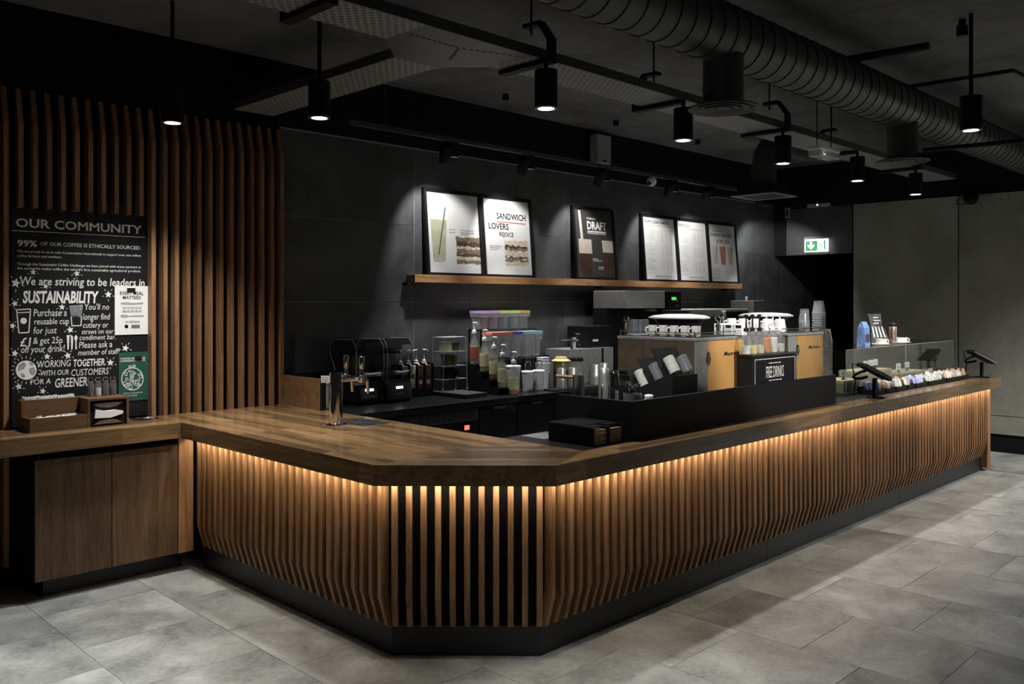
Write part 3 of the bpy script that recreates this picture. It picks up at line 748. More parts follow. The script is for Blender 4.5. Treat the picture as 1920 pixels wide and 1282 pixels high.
for k, (sx, sy, r) in enumerate(((90,460,30),(190,397,19),(440,405,20),(262,478,18),(620,525,22),(85,577,20),(72,705,20),(355,597,20),(402,727,22),(85,862,22),(270,880,20),(388,875,22),(718,832,22),(632,915,22),(107,1052,22),(245,1078,20))):
    pts = []
    for j in range(10):
        rr = r if j % 2 == 0 else r*.45; a = math.pi/2+j*math.pi/5+.2*((k % 3)-1)
        x_, z_ = bpt(sx+rr*math.cos(a), sy-rr*math.sin(a)); pts.append((x_, BP, z_))
    q = MB().add(pts, [tuple(range(10))])
    q.build('star', 'chalk', board)
    q = MB()
    for j in range(5):
        a = math.pi/2+math.pi/5+j*2*math.pi/5; c0, c1 = r*1.15, r*1.7
        for sg_ in (1,):
            p = [bpt(sx+c*math.cos(a+e), sy-c*math.sin(a+e)) for c, e in ((c0, -.05), (c1, -.04), (c1, .04), (c0, .05))]
            q.add([(x_, BP, z_) for x_, z_ in p], [(0, 1, 2, 3)])
    tag(q.build('star_rays', 'chalk', board), kind='stuff')
# globe with rays, cup, straw pot, cutlery
def bpoly(pts, mat, name, lay=0):
    return MB().add([(*[bpt(x_, y_, BP-lay*.0006)[0]], BP-lay*.0006, bpt(x_, y_, BP-lay*.0006)[1]) for x_, y_ in pts], [tuple(range(len(pts)))]).build(name, mat, board)
gx, gy = 150, 958
gl_ = bpoly([(gx+60*math.cos(a*math.pi/14), gy-55*math.sin(a*math.pi/14)) for a in range(28)], 'chalk', 'globe')
for pts in ([(105, 930), (135, 910), (150, 925), (140, 950), (120, 958), (100, 965)], [(165, 950), (195, 940), (205, 965), (195, 990), (178, 985), (168, 965)], [(115, 975), (140, 980), (145, 1000), (125, 1000)], [(165, 912), (185, 915), (195, 930), (172, 930)]):
    bpoly(pts, 'chalk_grey', 'continent', 1)
q = MB()
for j in range(20):
    a = j*math.pi/10
    p = [bpt(gx+c*1.08*math.cos(a+e), gy-c*math.sin(a+e)) for c, e in ((66, -.02), (80, -.02), (80, .02), (66, .02))]
    q.add([(x_, BP, z_) for x_, z_ in p], [(0, 1, 2, 3)])
tag(q.build('globe_rays', 'chalk', board), kind='stuff')
def bstroke(pts, wd, name):
    q = MB()
    for (x1, y1), (x2, y2) in zip(pts[:-1], pts[1:]):
        d = Vector((x2-x1, y2-y1)); n_ = Vector((-d.y, d.x)).normalized()*wd/2
        c = [(x1+n_.x, y1+n_.y), (x2+n_.x, y2+n_.y), (x2-n_.x, y2-n_.y), (x1-n_.x, y1-n_.y)]
        q.add([(bpt(*p)[0], BP, bpt(*p)[1]) for p in c], [(0, 1, 2, 3)])
    o = q.build(name, 'chalk', board); o['kind'] = 'stuff'; return o
bstroke([(95, 612), (175, 608), (165, 742), (108, 745), (95, 612)], 6, 'cup_outline')
bstroke([(97, 630), (173, 626)], 5, 'cup_line')
bpoly([(135+19*math.cos(a*math.pi/8), 676-18*math.sin(a*math.pi/8)) for a in range(16)], 'chalk', 'cup_emblem')
bpoly([(395, 590), (475, 583), (466, 650), (410, 655)], 'chalk_grey', 'straw_bundle')
bstroke([(407, 650), (466, 650), (464, 703), (412, 705), (407, 650)], 5, 'straw_pot_outline')
for j in range(7): bstroke([(400+j*11, 592), (414+j*8, 648)], 3, 'straw_line')
bpoly([(382, 758), (398, 758), (396, 790), (393, 840), (386, 840), (384, 790)], 'chalk', 'fork_drawing')
bpoly([(405, 757), (418, 765), (418, 800), (415, 840), (408, 840)], 'chalk', 'knife_drawing')
bpoly([(425, 770), (435, 755), (445, 770), (438, 795), (440, 838), (431, 838), (431, 795)], 'chalk', 'spoon_drawing')
# posters taped to the board
def poster(xl, yt, xr, yb, mat, label, Y):
    x0_, z1 = bpt(xl, yt, Y); x1_, _ = bpt(xr, yt, Y); _, z0 = bpt(xl, yb, Y)
    t = thing('poster', label, 'poster', ((x0_+x1_)/2, Y, z0))
    MB().box(x0_, x1_, Y, Y+.0015, z0, z1).build('sheet', mat, t)
    return t, x0_, x1_, z0, z1
PY = 5.640
t, x0_, x1_, z0, z1 = poster(657, 475, 853, 757, 'paper', 'white meal poster taped to the chalk board', PY)
btext('EVERY MEAL', 687, 527, 822, 20, .012, 0, 0, 'ink', 'print', t, PY-.001); btext('MATTERS', 703, 552, 806, 20, .012, 0, 0, 'ink', 'print', t, PY-.001)
def bline(parent, pts, mat, nm, Y, stroke=None):
    q = MB()
    q.add([(bpt(x_, y_, Y)[0], Y, bpt(x_, y_, Y)[1]) for x_, y_ in pts], [tuple(range(len(pts)))])
    return q.build(nm, mat, parent)
bline(t, [(692, 570), (745, 570), (748, 574), (822, 570), (818, 580), (745, 584), (692, 582)], 'ink_pale', 'knife_drawing', PY-.001)
bline(t, [(692, 640), (720, 640), (735, 646), (822, 642), (822, 652), (735, 652), (718, 658), (692, 656)], 'ink_pale', 'fork_drawing', PY-.001)
for yy in (600, 608, 620, 627): btext('~60', 700, yy, 810, 6, 0, 0, 0, 'ink_grey', 'print', t, PY-.001)
for yy in (680, 687): btext('~28', 718, yy, 800, 5, 0, 0, 0, 'ink_grey', 'print', t, PY-.001)
bline(t, [(724+11*math.cos(a*math.pi/6), 708-11*math.sin(a*math.pi/6)) for a in range(12)], 'ink', 'round_emblem', PY-.001)
bline(t, [(752, 698), (800, 698), (800, 718), (752, 718)], 'ink_grey', 'square_emblem', PY-.001)
bline(t, [(727, 488), (775, 488), (775, 514), (727, 514)], 'board_black', 'tape', PY-.002)
t, x0_, x1_, z0, z1 = poster(680, 858, 853, 1138, 'poster_green', 'dark green poster with white round drawing taped to the chalk board', PY)
btext('TOGETHER WE CAN MAKE', 686, 898, 832, 10, .015, 0, 0, 'chalk', 'print', t, PY-.001); btext('A DIFFERENCE ON WASTE', 686, 912, 832, 10, .015, 0, 0, 'chalk', 'print', t, PY-.001)
btext('SWITCH TO A REUSABLE CUP', 706, 1096, 815, 7, .01, 0, 0, 'chalk', 'print', t, PY-.001); btext('AND SAVE 25P', 725, 1109, 785, 7, .01, 0, 0, 'chalk', 'print', t, PY-.001)
q = MB()
def ring(cx_, cy_, rx, ry, w_, n=22):
    for k in range(n):
        a, b_ = 2*math.pi*k/n, 2*math.pi*(k+1)/n
        q.add([(bpt(cx_+e*math.cos(c), cy_-f*math.sin(c), PY-.001)[0], PY-.001, bpt(cx_+e*math.cos(c), cy_-f*math.sin(c), PY-.001)[1]) for c, e, f in ((a, rx, ry), (b_, rx, ry), (b_, rx-w_, ry-w_), (a, rx-w_, ry-w_))], [(0, 1, 2, 3)])
ring(758, 1008, 64, 66, 5)
rnd = random.Random(3)
for k in range(26):
    a = rnd.uniform(0, 6.28); rr = 52*math.sqrt(rnd.random()); ring(758+rr*math.cos(a), 1008-rr*math.sin(a), rnd.uniform(7, 14), rnd.uniform(6, 12), 3.4, 8)
for x_, y_ in ((745, 938), (768, 934)): ring(x_, y_, 10, 8, 4, 8)
tag(q.build('round_drawing', 'chalk', t), kind='stuff')
bline(t, [(772, 880), (812, 876), (814, 902), (774, 906)], 'board_black', 'tape', PY-.002)
# ------------------------------------------------------------------ condiment things
t = thing('condiment_box', 'dark oak condiment box with an open front tray of sachets', 'box', (1.7, 5.45, HC))
z = HC
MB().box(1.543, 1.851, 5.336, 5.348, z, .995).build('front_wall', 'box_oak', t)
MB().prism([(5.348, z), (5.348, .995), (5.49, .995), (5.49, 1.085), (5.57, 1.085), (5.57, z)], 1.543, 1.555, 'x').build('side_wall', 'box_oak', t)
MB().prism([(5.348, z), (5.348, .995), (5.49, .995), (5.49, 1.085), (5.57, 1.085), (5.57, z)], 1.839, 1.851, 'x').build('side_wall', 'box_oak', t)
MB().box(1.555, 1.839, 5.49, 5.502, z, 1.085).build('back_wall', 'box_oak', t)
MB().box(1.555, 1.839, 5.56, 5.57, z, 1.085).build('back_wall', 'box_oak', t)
MB().box(1.555, 1.839, 5.348, 5.49, z, z+.01).build('bottom', 'black_soft', t)
for k in (1, 2): MB().box(1.545+.1*k, 1.551+.1*k, 5.348, 5.49, z+.01, .985).build('divider', 'black_soft', t)
for k in range(40):
    pass
q = MB(); r_ = random.Random(5)
for k in range(90):
    x = 1.558+.278*k/90; q.box(x, x+.0024, 5.505+r_.uniform(0, .01), 5.555-r_.uniform(0, .01), 1.0, 1.092+r_.uniform(0, .012))
o = q.build('stirrers', 'paper'); tag(o, 'row of white paper sachets standing in the back slot of condiment box', 'sachets', kind='stuff')
for k in range(16):
    x = 1.585+.225*(k/15); y = 5.37+.095*r_.random()
    M = Matrix.Translation((x, y, .975)) @ Matrix.Rotation(r_.uniform(-1, 1), 4, 'Z') @ Matrix.Rotation(r_.uniform(-.7, .7), 4, 'X')
    o = MB().box(-.022, .022, -.003, .003, -.022, .02, M).build('sachet', 'paper' if k % 3 else 'kraft')
    tag(o, 'small paper sachet lying in the open tray of the condiment box', 'sachet', 'sachets in the condiment tray')
q = MB().box(1.556, 1.838, 5.352, 5.487, z+.0105, .945).build('sachet_pile', 'kraft'); tag(q, 'layer of flat sachets filling the condiment tray', 'sachets', kind='stuff')
t = thing('napkin_box', 'dark oak napkin box with a black dispenser front', 'napkin dispenser', (1.97, 5.45, HC))
xa, xb = 1.853, 2.088
MB().box(xa, xb, 5.336, 5.57, 1.070, 1.0825).build('top', 'box_oak', t)
for x in (xa, xb-.012): MB().box(x, x+.012, 5.336, 5.57, z, 1.070).build('side_wall', 'box_oak', t)
MB().box(xa+.012, xb-.012, 5.556, 5.57, z, 1.070).build('back_wall', 'box_oak', t)
MB().box(xa+.012, xb-.012, 5.352, 5.50, z, 1.062).build('dispenser', 'black_soft', t, bevel=.004)
c = ((xa+xb)/2, (z+1.062)/2)
MB().prism([(c[0]-.085, c[1]+.058), (c[0]-.05, c[1]+.04), (c[0], c[1]+.034), (c[0]+.05, c[1]+.04), (c[0]+.085, c[1]+.06), (c[0]+.04, c[1]+.064), (c[0]-.04, c[1]+.062)], 5.346, 5.352, 'y').build('face_plate', 'steel', t)
MB().prism([(c[0]-.085, c[1]-.062), (c[0]+.085, c[1]-.06), (c[0]+.05, c[1]-.04), (c[0], c[1]-.036), (c[0]-.05, c[1]-.042)], 5.346, 5.352, 'y').build('face_plate', 'steel', t)
o = MB().prism([(c[0]-.08, c[1]-.022), (c[0]-.075, c[1]+.03), (c[0]-.02, c[1]+.016), (c[0]+.04, c[1]+.018), (c[0]+.085, c[1]+.008), (c[0]+.08, c[1]-.008), (c[0]+.01, c[1]-.026)], 5.334, 5.3515, 'y').build('napkin', 'paper')
tag(o, 'white paper napkin sticking out of the dispenser slot', 'napkin')
for k, (x, fill, lab) in enumerate(((1.920, 'brown_fill', 'first glass shaker of dark powder on the napkin box, at its left'), (1.963, 'sugar', 'glass shaker of white sugar on the napkin box'), (2.007, 'brown_fill', 'glass shaker of brown powder right of the sugar shaker'), (2.050, 'brown_fill', 'glass shaker of dark powder at the right end of the napkin box'))):
    y = 5.485; zz = 1.0825
    t = thing('shaker', lab, 'shaker', (x, y, zz), 'glass shakers on the napkin box')
    MB().lathe([(.018, 0), (.0195, .01), (.0195, .07), (.014, .084), (.014, .088)], (x, y, zz), 16).build('jar', 'glass_ware', t, True)
    MB().lathe([(.0165, .003), (.0165, .055 if k != 1 else .048)], (x, y, zz), 14).build('filling', fill, t, True)
    MB().lathe([(.0155, .086), (.0165, .09), (.0165, .104), (.012, .112)], (x, y, zz), 16).build('cap', 'chrome', t, True)
t = thing('waste_ring', 'round polished steel waste opening in the condiment worktop', 'waste hole', (2.234, 5.46, HC))
MB().lathe([(.087, 0), (.087, .005), (.076, .006), (.07, .001)], (2.234, 5.46, HC), 32, cap=False).build('rim', 'chrome', t, True)
MB().lathe([(.0705, .0015), (.0005, .0012)], (2.234, 5.46, HC), 32, cap=False).build('opening', 'black_gloss', t)
# ================================================================== tap tower on the left wing
tx, ty = 2.933, 4.394
t = thing('tap_tower', 'polished chrome tap column on the oak worktop', 'tap', (tx, ty, HC))
MB().lathe([(.062, 0), (.062, .006), (.045, .01), (.041, .014), (.041, .300), (.042, .300), (.042, .314), (.036, .316)], (tx, ty, HC), 32).build('column', 'chrome', t, True)
ax_ = 3.08
ya, yb = Y_(649, ax_), Y_(678, ax_); zp = 1.185
MB().tube([(tx, ty, zp), (ax_, ty+.02, zp)], .016, 14).build('arm', 'chrome', t, True)
MB().tube([(ax_, ya+.03, zp), (ax_, yb-.03, zp)], .019, 14).build('manifold', 'chrome', t, True)
for y in (ya, yb):
    h_ = MB().lathe([(.011, .02), (.014, .035), (.009, .05), (.017, .07), (.0165, .135), (.012, .14)], (ax_, y, zp), 16).build('tap_handle', 'chrome', t, True)
    MB().lathe([(.017, -.02), (.022, -.01), (.022, .012), (.014, .022)], (ax_, y, zp), 16).build('tap_body', 'chrome', t, True)
    MB().tube([(ax_, y, zp), (ax_+.04, y, zp-.01), (ax_+.048, y, zp-.09)], [.012, .011, .009], 12).build('spout', 'chrome', t, True)
px0, py0 = 612, 709
M = Matrix.Translation((tx-.052, ty+.036, HC+.275)) @ Matrix.Rotation(-math.pi/4, 4, 'Z')
pl = MB().box(-.024, .024, -.0015, .0015, -.021, .021, M).build('tap_sign', 'white_plastic', t)
for k, s_ in enumerate(('~42', '~44', '~30')):
    q = MB(); text_into(q, s_, -.018, .018, .008-k*.011, .006, lambda a, b_: M @ Vector((a, -.0018, b_)), .01); q.build('sign_print', 'ink_grey', pl)['kind'] = 'stuff'
t = thing('drip_tray', 'flat black drip tray with steel rim behind the tap column', 'drip tray', (3.11, 4.37, HC))
MB().box(3.0, 3.22, 4.22, 4.53, HC, HC+.003).build('rim', 'steel', t)
MB().box(3.008, 3.212, 4.228, 4.522, HC+.003, HC+.0045).build('bed', 'black_soft', t)
for k in range(9): MB().box(3.02+k*.021, 3.032+k*.021, 4.24, 4.51, HC+.0045, HC+.006).build('grid_bar', 'grey_dark', t)
# ------------------------------------------------------------------ black paper box by the corner
t = thing('paper_box', 'low black two-bay box of folded brown paper on the staff worktop', 'box', (3.54, 2.96, HC))
xa, xb, ya, yb, za, zb = 3.415, 3.667, 2.812, 3.12, HC-.003, 1.015
MB().box(xa, xb, ya, yb, za, za+.006).build('bottom', 'black_soft', t)
MB().box(xa, xa+.008, ya, yb, za+.006, zb-.006).build('side_wall', 'black_soft', t); MB().box(xb-.008, xb, ya, yb, za+.006, zb-.006).build('side_wall', 'black_soft', t)
MB().box(xa+.008, xb-.008, yb-.008, yb, za+.006, zb-.006).build('back_wall', 'black_soft', t)
xm = (xa+xb)/2
MB().box(xm-.008, xm+.008, ya, yb-.008, za+.006, zb-.006).build('divider', 'black_soft', t)
MB().box(xa, xb, ya+.09, yb, zb-.006, zb).build('lid', 'black_lam', t)
MB().box(xa, xm-.02, ya+.02, ya+.089, zb-.008, zb-.002).build('flap', 'black_lam', t); MB().box(xm+.02, xb, ya+.03, ya+.089, zb-.008, zb-.002).build('flap', 'black_lam', t)
for q_, (a, b_) in enumerate(((xa+.009, xm-.009), (xm+.009, xb-.009))):
    for k in range(6):
        o = MB().box(a+.003, b_-.003, ya+.006+.004*(k % 2), yb-.05, za+.007+k*.0125, za+.018+k*.0125).build('paper_fold', 'kraft')
        tag(o, 'folded brown paper packet in the %s bay of the black box' % ('left' if q_ == 0 else 'right'), 'paper', 'paper packets in the black box, %s bay' % ('left' if q_ == 0 else 'right'))
# ================================================================== menu shelf and boards
t = thing('menu_shelf', 'long narrow oak shelf carrying the menu boards on the back wall', 'shelf', (7, 5.6, 1.81))
MB().box(4.463, 9.61, 5.55, YW-.001, 1.812, 1.877).build('plank', 'shelf_oak', t, bevel=.002)
for x in (4.45, 6.9, 9.3): MB().box(x-.03 if x < 4.5 else x, x+.02, 5.59, YW-.001, 1.79, 1.811).build('bracket', 'black_soft', t)
ZS, MH = 1.877, .735
LEAN = math.asin(.06/MH)
def menu(xa, xb, paper, label):
    w_ = xb-xa
    t = thing('menu_board', label, 'menu board', ((xa+xb)/2, 5.585, ZS), 'menu boards on the shelf')
    M = Matrix.Translation((xa, 5.566, ZS+.001)) @ Matrix.Rotation(-LEAN, 4, 'X')
    fw = .03
    for a, b_, c0, c1 in ((0, w_, 0, fw*.7), (0, w_, MH-fw, MH), (0, fw, fw*.7, MH-fw), (w_-fw, w_, fw*.7, MH-fw)):
        MB().box(a+.001, b_-.001, 0, .032, c0, c1, M).build('frame_bar', 'black_soft', t)
    MB().box(fw, w_-fw, .012, .018, fw*.7, MH-fw, M).build('sheet', paper, t)
    MB().box(.01, w_-.01, .019, .031, .01, MH-.01, M).build('back_panel', 'black_soft', t)
    def fn(u_, v_, lay=0): return M @ Vector((fw+u_*(w_-2*fw), .0112-.0005*lay, fw*.7+v_*(MH-fw*1.7)))
    return t, fn
def mtext(t, fn, s, u0, u1, v, cap, mat='ink', bold=.01, lay=0):
    q = MB(); text_into(q, s, u0, u1, v, cap, lambda a, b_: fn(a, b_, lay), bold); o = q.build('print', mat, t)
    if s.startswith('~'): o['kind'] = 'stuff'
    return o
def mpoly(t, fn, pts, mat, name, lay=0):
    return MB().add([fn(a, b_, lay) for a, b_ in pts], [tuple(range(len(pts)))]).build(name, mat, t)
def mrect(t, fn, a, b_, c, d, mat, name, lay=0): return mpoly(t, fn, [(a, c), (b_, c), (b_, d), (a, d)], mat, name, lay)
def jag(t, fn, a, b_, c, d, mat, name, lay, seed, amp=.012):
    r_ = random.Random(seed); n = 12
    top = [(a+(b_-a)*k/n, d+r_.uniform(-amp, amp)) for k in range(n+1)]; bot = [(b_-(b_-a)*k/n, c+r_.uniform(-amp, amp)) for k in range(n+1)]
    return mpoly(t, fn, bot+top, mat, name, lay)
# tea and sandwich
t, fn = menu(4.616, 5.264, 'menu_paper', 'white menu board with pale iced tea and dark sandwich, far left on the shelf')
mpoly(t, fn, [(.08, .16), (.31, .16), (.36, .66), (.05, .66)], 'tea_drink', 'tea_glass'); mpoly(t, fn, [(.09, .14), (.30, .14), (.305, .18), (.085, .18)], 'ink_pale', 'glass_foot', 1)
mpoly(t, fn, [(.17, .22), (.19, .22), (.36, .82), (.34, .82)], 'poster_green', 'straw', 1)
for k, (c, d, m_) in enumerate(((.12, .17, 'bread'), (.17, .21, 'bread_light'), (.21, .25, 'filling'), (.25, .31, 'bread'), (.31, .345, 'bread_light'), (.345, .40, 'filling'), (.40, .46, 'bread'))):
    jag(t, fn, .52+.01*(k % 2), .995, c, d, m_, 'sandwich_layer', 1+k % 2, k)
for s_, u0, u1, v in (('~53', .4, .52, .54), ('~35', .4, .52, .505), ('~2', .62, .88, .54), ('~76', .62, .9, .51), ('~40', .62, .78, .485)):
    mtext(t, fn, s_, u0, u1, v, .02, 'ink_grey')
t, fn = menu(5.265, 5.911, 'menu_paper', 'white menu board reading SANDWICH LOVERS REJOICE')
mtext(t, fn, 'SANDWICH', .28, .92, .74, .085, 'ink', .022); mrect(t, fn, .28, .92, .69, .708, 'ink_red', 'underline'); mtext(t, fn, 'LOVERS', .1, .53, .60, .085, 'ink', .02); mtext(t, fn, 'REJOICE', .32, .63, .51, .06, 'ink', .016)
for k, (c, d, m_) in enumerate(((.13, .18, 'bread_light'), (.18, .215, 'bread'), (.215, .245, 'filling'), (.245, .32, 'bread_light'), (.32, .355, 'bread'), (.355, .39, 'filling'), (.39, .46, 'bread_light'))):
    jag(t, fn, .42, .93, c, d, m_, 'sandwich_layer', 1+k % 2, 20+k, .016)
for s_, u0, u1, v in (('~8', .1, .36, .37), ('~42', .1, .32, .345), ('~31', .1, .26, .32)): mtext(t, fn, s_, u0, u1, v, .02, 'ink_grey')
t, fn = menu(6.507, 7.157, 'menu_dark', 'dark menu board reading DRAFT with two iced coffees')
mtext(t, fn, 'STARBUCKS', .32, .55, .86, .026, 'chalk', .02); mtext(t, fn, 'DRAFT', .32, .84, .715, .12, 'chalk', .03); mrect(t, fn, .32, .82, .675, .69, 'chalk', 'underline'); mtext(t, fn, 'NITROGEN-INFUSED COLD BREW', .32, .82, .645, .024, 'chalk', .02)
for s_, u0, u1, v in (('~5', .42, .56, .27), ('~96', .42, .66, .245), ('~6', .56, .7, .15), ('~29', .56, .7, .125)): mtext(t, fn, s_, u0, u1, v, .018, 'chalk')
mpoly(t, fn, [(.1, .02), (.38, .02), (.41, .35), (.07, .35)], 'coffee_drink', 'coffee_glass'); mpoly(t, fn, [(.07, .35), (.41, .35), (.41, .56), (.07, .56)], 'foam', 'foam_head', 1)
mpoly(t, fn, [(.72, .02), (.99, .02), (.99, .40), (.70, .40)], 'coffee_drink', 'coffee_glass'); mpoly(t, fn, [(.70, .38), (.99, .38), (.99, .56), (.69, .56)], 'foam', 'foam_head', 1)
mpoly(t, fn, [(.13, .56), (.2, .56), (.16, .98), (.1, .98)], 'foam', 'pour_stream', 1)
def price_list(t, fn, head, seed, rows, u1=.62):
    mtext(t, fn, head, .05, u1, .9, .05, 'ink', .015); mrect(t, fn, .05, .92, .865, .872, 'ink_red', 'underline')
    r_ = random.Random(seed)
    q = MB(); v = .81
    for k in range(rows):
        if k % 8 == 0 and k: v -= .03
        s_ = '~%d' % (k+seed)
        text_into(q, s_, .07, .07+r_.uniform(.18, .32), v, .016, lambda a, b_: fn(a, b_), .004)
        if k % 8:
            for c in (.55, .68, .81): text_into(q, '~p%d' % k, c, c+.08, v, .015, lambda a, b_: fn(a, b_), .002)
        v -= .026
    q2 = q.build('price_rows', 'ink_pale', t); q2['kind'] = 'stuff'
    mtext(t, fn, '~46', .3, .8, .05, .018, 'ink_grey')
t, fn = menu(7.635, 8.285, 'menu_paper', 'white price list board headed FRAPPUCCINO & MORE'); price_list(t, fn, 'FRAPPUCCINO & MORE', 1, 25, .82)
t, fn = menu(8.286, 8.935, 'menu_paper', 'white price list board headed ESPRESSO, middle of the three'); price_list(t, fn, 'ESPRESSO', 2, 25, .42)
t, fn = menu(8.936, 9.585, 'menu_paper', 'white menu board with three iced teas, far right on the shelf')
mtext(t, fn, '~27', .15, .5, .88, .03, 'ink_grey'); mtext(t, fn, 'SHAKEN INFUSED', .06, .88, .79, .06, 'ink', .012); mtext(t, fn, 'ICED TEA', .3, .78, .68, .06, 'ink', .012)
for k, m_ in enumerate(('foam', 'ink_red', 'tea_drink')):
    a = .1+.28*k
    mpoly(t, fn, [(a+.03, .3), (a+.2, .3), (a+.24, .62), (a, .62)], m_, 'tea_glass'); mpoly(t, fn, [(a+.1, .34), (a+.12, .34), (a+.2, .7), (a+.185, .7)], 'ink_grey', 'straw', 1)
for k in range(7):
    mtext(t, fn, '~t%d' % k, .06, .34, .22-.03*k, .016, 'ink_grey')
    mtext(t, fn, '~49', .55, .9, .22-.03*k, .014, 'ink_pale')
# ================================================================== things on the back worktop
def lid_tub():
    x, y = X_(606, 5.35), 5.35
    t = thing('white_tub', 'white round tub half hidden behind the oak end board', 'tub', (x, y, ZK))
    MB().lathe([(.05, 0), (.065, .17), (.067, .17)], (x, y, ZK), 20).build('body', 'off_white', t, True)
    MB().lathe([(.07, .17), (.07, .185), (.055, .195), (.01, .2)], (x, y, ZK), 20).build('lid', 'white_plastic', t, True)
lid_tub()
def blender(xa, xb, label, scr):
    t = thing('blender', label, 'blender', ((xa+xb)/2, 5.33, ZK), 'covered blenders')
    f = 5.20
    MB().prism([(f, ZK+.02), (f+.02, 1.045), (f+.05, 1.069), (5.5, 1.069), (5.52, ZK+.02)], xa, xb, 'x').build('base', 'black_gloss', t, bevel=.006)
    MB().box(xa+.01, xb-.01, f+.02, 5.5, ZK, ZK+.02).build('foot', 'black_soft', t)
    prof = [(f+.01, 1.069), (f-.005, 1.2), (f+.005, 1.33), (f+.05, 1.378), (5.49, 1.372), (5.535, 1.335), (5.53, 1.26), (5.47, 1.15), (5.44, 1.069)]
    n = len(prof); q = MB()
    q.add([(x, a, b) for x in (xa+.004, xb-.004) for a, b in prof], [tuple(range(n)), tuple(range(n, 2*n))]+[(k, k+1, n+k+1, n+k) for k in range(n-1)])
    q.build('sound_dome', 'smoke_dome', t)
    for x in (xa+.004, xb-.004):
        MB().tube([(x, a, b) for a, b in prof[:-1]], .0022, 6).build('dome_edge', 'edge_acrylic', t)
    xm = (xa+xb)/2
    MB().tube([(xm-.06, f-.012, 1.125), (xm-.045, f-.024, 1.125), (xm-.01, f-.02, 1.122), (xm+.03, f-.018, 1.126), (xm+.075, f-.006, 1.13)], [.006, .015, .011, .009, .006], 12).build('dome_handle', 'grey_plastic', t, True)
    MB().lathe([(.045, 1.075), (.06, 1.09), (.075, 1.26), (.075, 1.265)], (xm, 5.33, 0), 20, cap=False).build('jug', 'glass_ware', t, True)
    MB().lathe([(.078, 1.265), (.078, 1.28), (.04, 1.285), (.035, 1.30)], (xm, 5.33, 0), 20).build('jug_lid', 'black_soft', t, True)
    p = MB().prism([(f+.0035, ZK+.045), (f+.016, ZK+.125), (f+.0145, ZK+.125), (f+.001, ZK+.045)], xa+.05, xb-.05, 'x').build('control_panel', 'grey_dark', t)
    for a, b in scr:
        MB().prism([(f+.0105, ZK+.1), (f+.0135, ZK+.118), (f+.0125, ZK+.118), (f+.009, ZK+.1)], xm+a, xm+b, 'x').build('display', 'screen_white', p)
    for k in range(5):
        MB().box(xm-.04+k*.018, xm-.03+k*.018, f+.002, f+.007, ZK+.06, ZK+.068).build('button', 'grey_plastic', p)
blender(3.64, 3.89, 'left covered blender with two small lit displays on the back worktop', ((-.035, -.008), (.004, .04)))
blender(3.917, 4.165, 'right covered blender with one lit display on the back worktop', ((-.03, .035),))
def pump(t, x, y, z, h, mat='white_plastic', d=-.045, s=1.0, dy=0):
    """dispenser pump: collar, stem, head with a nozzle"""
    p = MB().lathe([(.016*s, 0), (.016*s, .018*s), (.009*s, .024*s), (.006*s, .026*s), (.005*s, h-.012), (.011*s, h-.01), (.013*s, h), (.006*s, h+.004)], (x, y, z), 14).build('pump', mat, t, True)
    MB().tube([(x, y, z+h-.004), (x+d*.6, y+dy*.6, z+h-.003), (x+d, y+dy, z+h-.014)], [.007*s, .006*s, .004*s], 8).build('nozzle', mat, p, True)
rk = thing('bottle_rack', 'low black rack holding four flat sauce bottles beside the blenders', 'rack', (4.34, 5.43, ZK))
MB().box(4.18, 4.50, 5.36, 5.50, ZK, ZK+.07).build('base', 'black_soft', rk)
MB().box(4.18, 4.50, 5.49, 5.50, ZK+.07, 1.16).build('back', 'black_soft', rk)
for k in range(5): MB().box(4.18+k*.0788, 4.1848+k*.0788, 5.36, 5.49, ZK+.07, 1.165).build('divider', 'black_soft', rk)
for k, (m_, lm, nm) in enumerate((('syrup_clear', 'label_dark', 'clear, first from the blenders'), ('label_cream', 'label_dark', 'yellow, second from the blenders'), ('brown_fill', 'grey_plastic', 'dark brown, third from the blenders'), ('brown_fill', 'grey_plastic', 'dark brown, last before the acrylic tower'))):
    x = 4.222+k*.0788
    t = thing('sauce_bottle', 'flat white-pumped sauce bottle in the black rack, '+nm, 'bottle', (x, 5.43, ZK+.07), 'sauce bottles in the black rack')
    MB().box(x-.033, x+.033, 5.375, 5.48, ZK+.071, 1.15).build('body', m_, t, bevel=.006)
    MB().prism([(x, 1.05), (x+.018, 1.064), (x+.012, 1.085), (x-.012, 1.085), (x-.018, 1.064)], 5.373, 5.3748, 'y').build('emblem', 'label_dark', t)
    MB().box(x-.015, x+.015, 5.373, 5.3748, ZK+.10, ZK+.13).build('label', 'grey_plastic', t)
    MB().lathe([(.03, 1.15), (.016, 1.17)], (x, 5.43, 0), 14).build('neck', 'off_white', t, True)
    pump(t, x, 5.43, 1.165, .105, d=(-.04, .04, -.04, .045)[k])
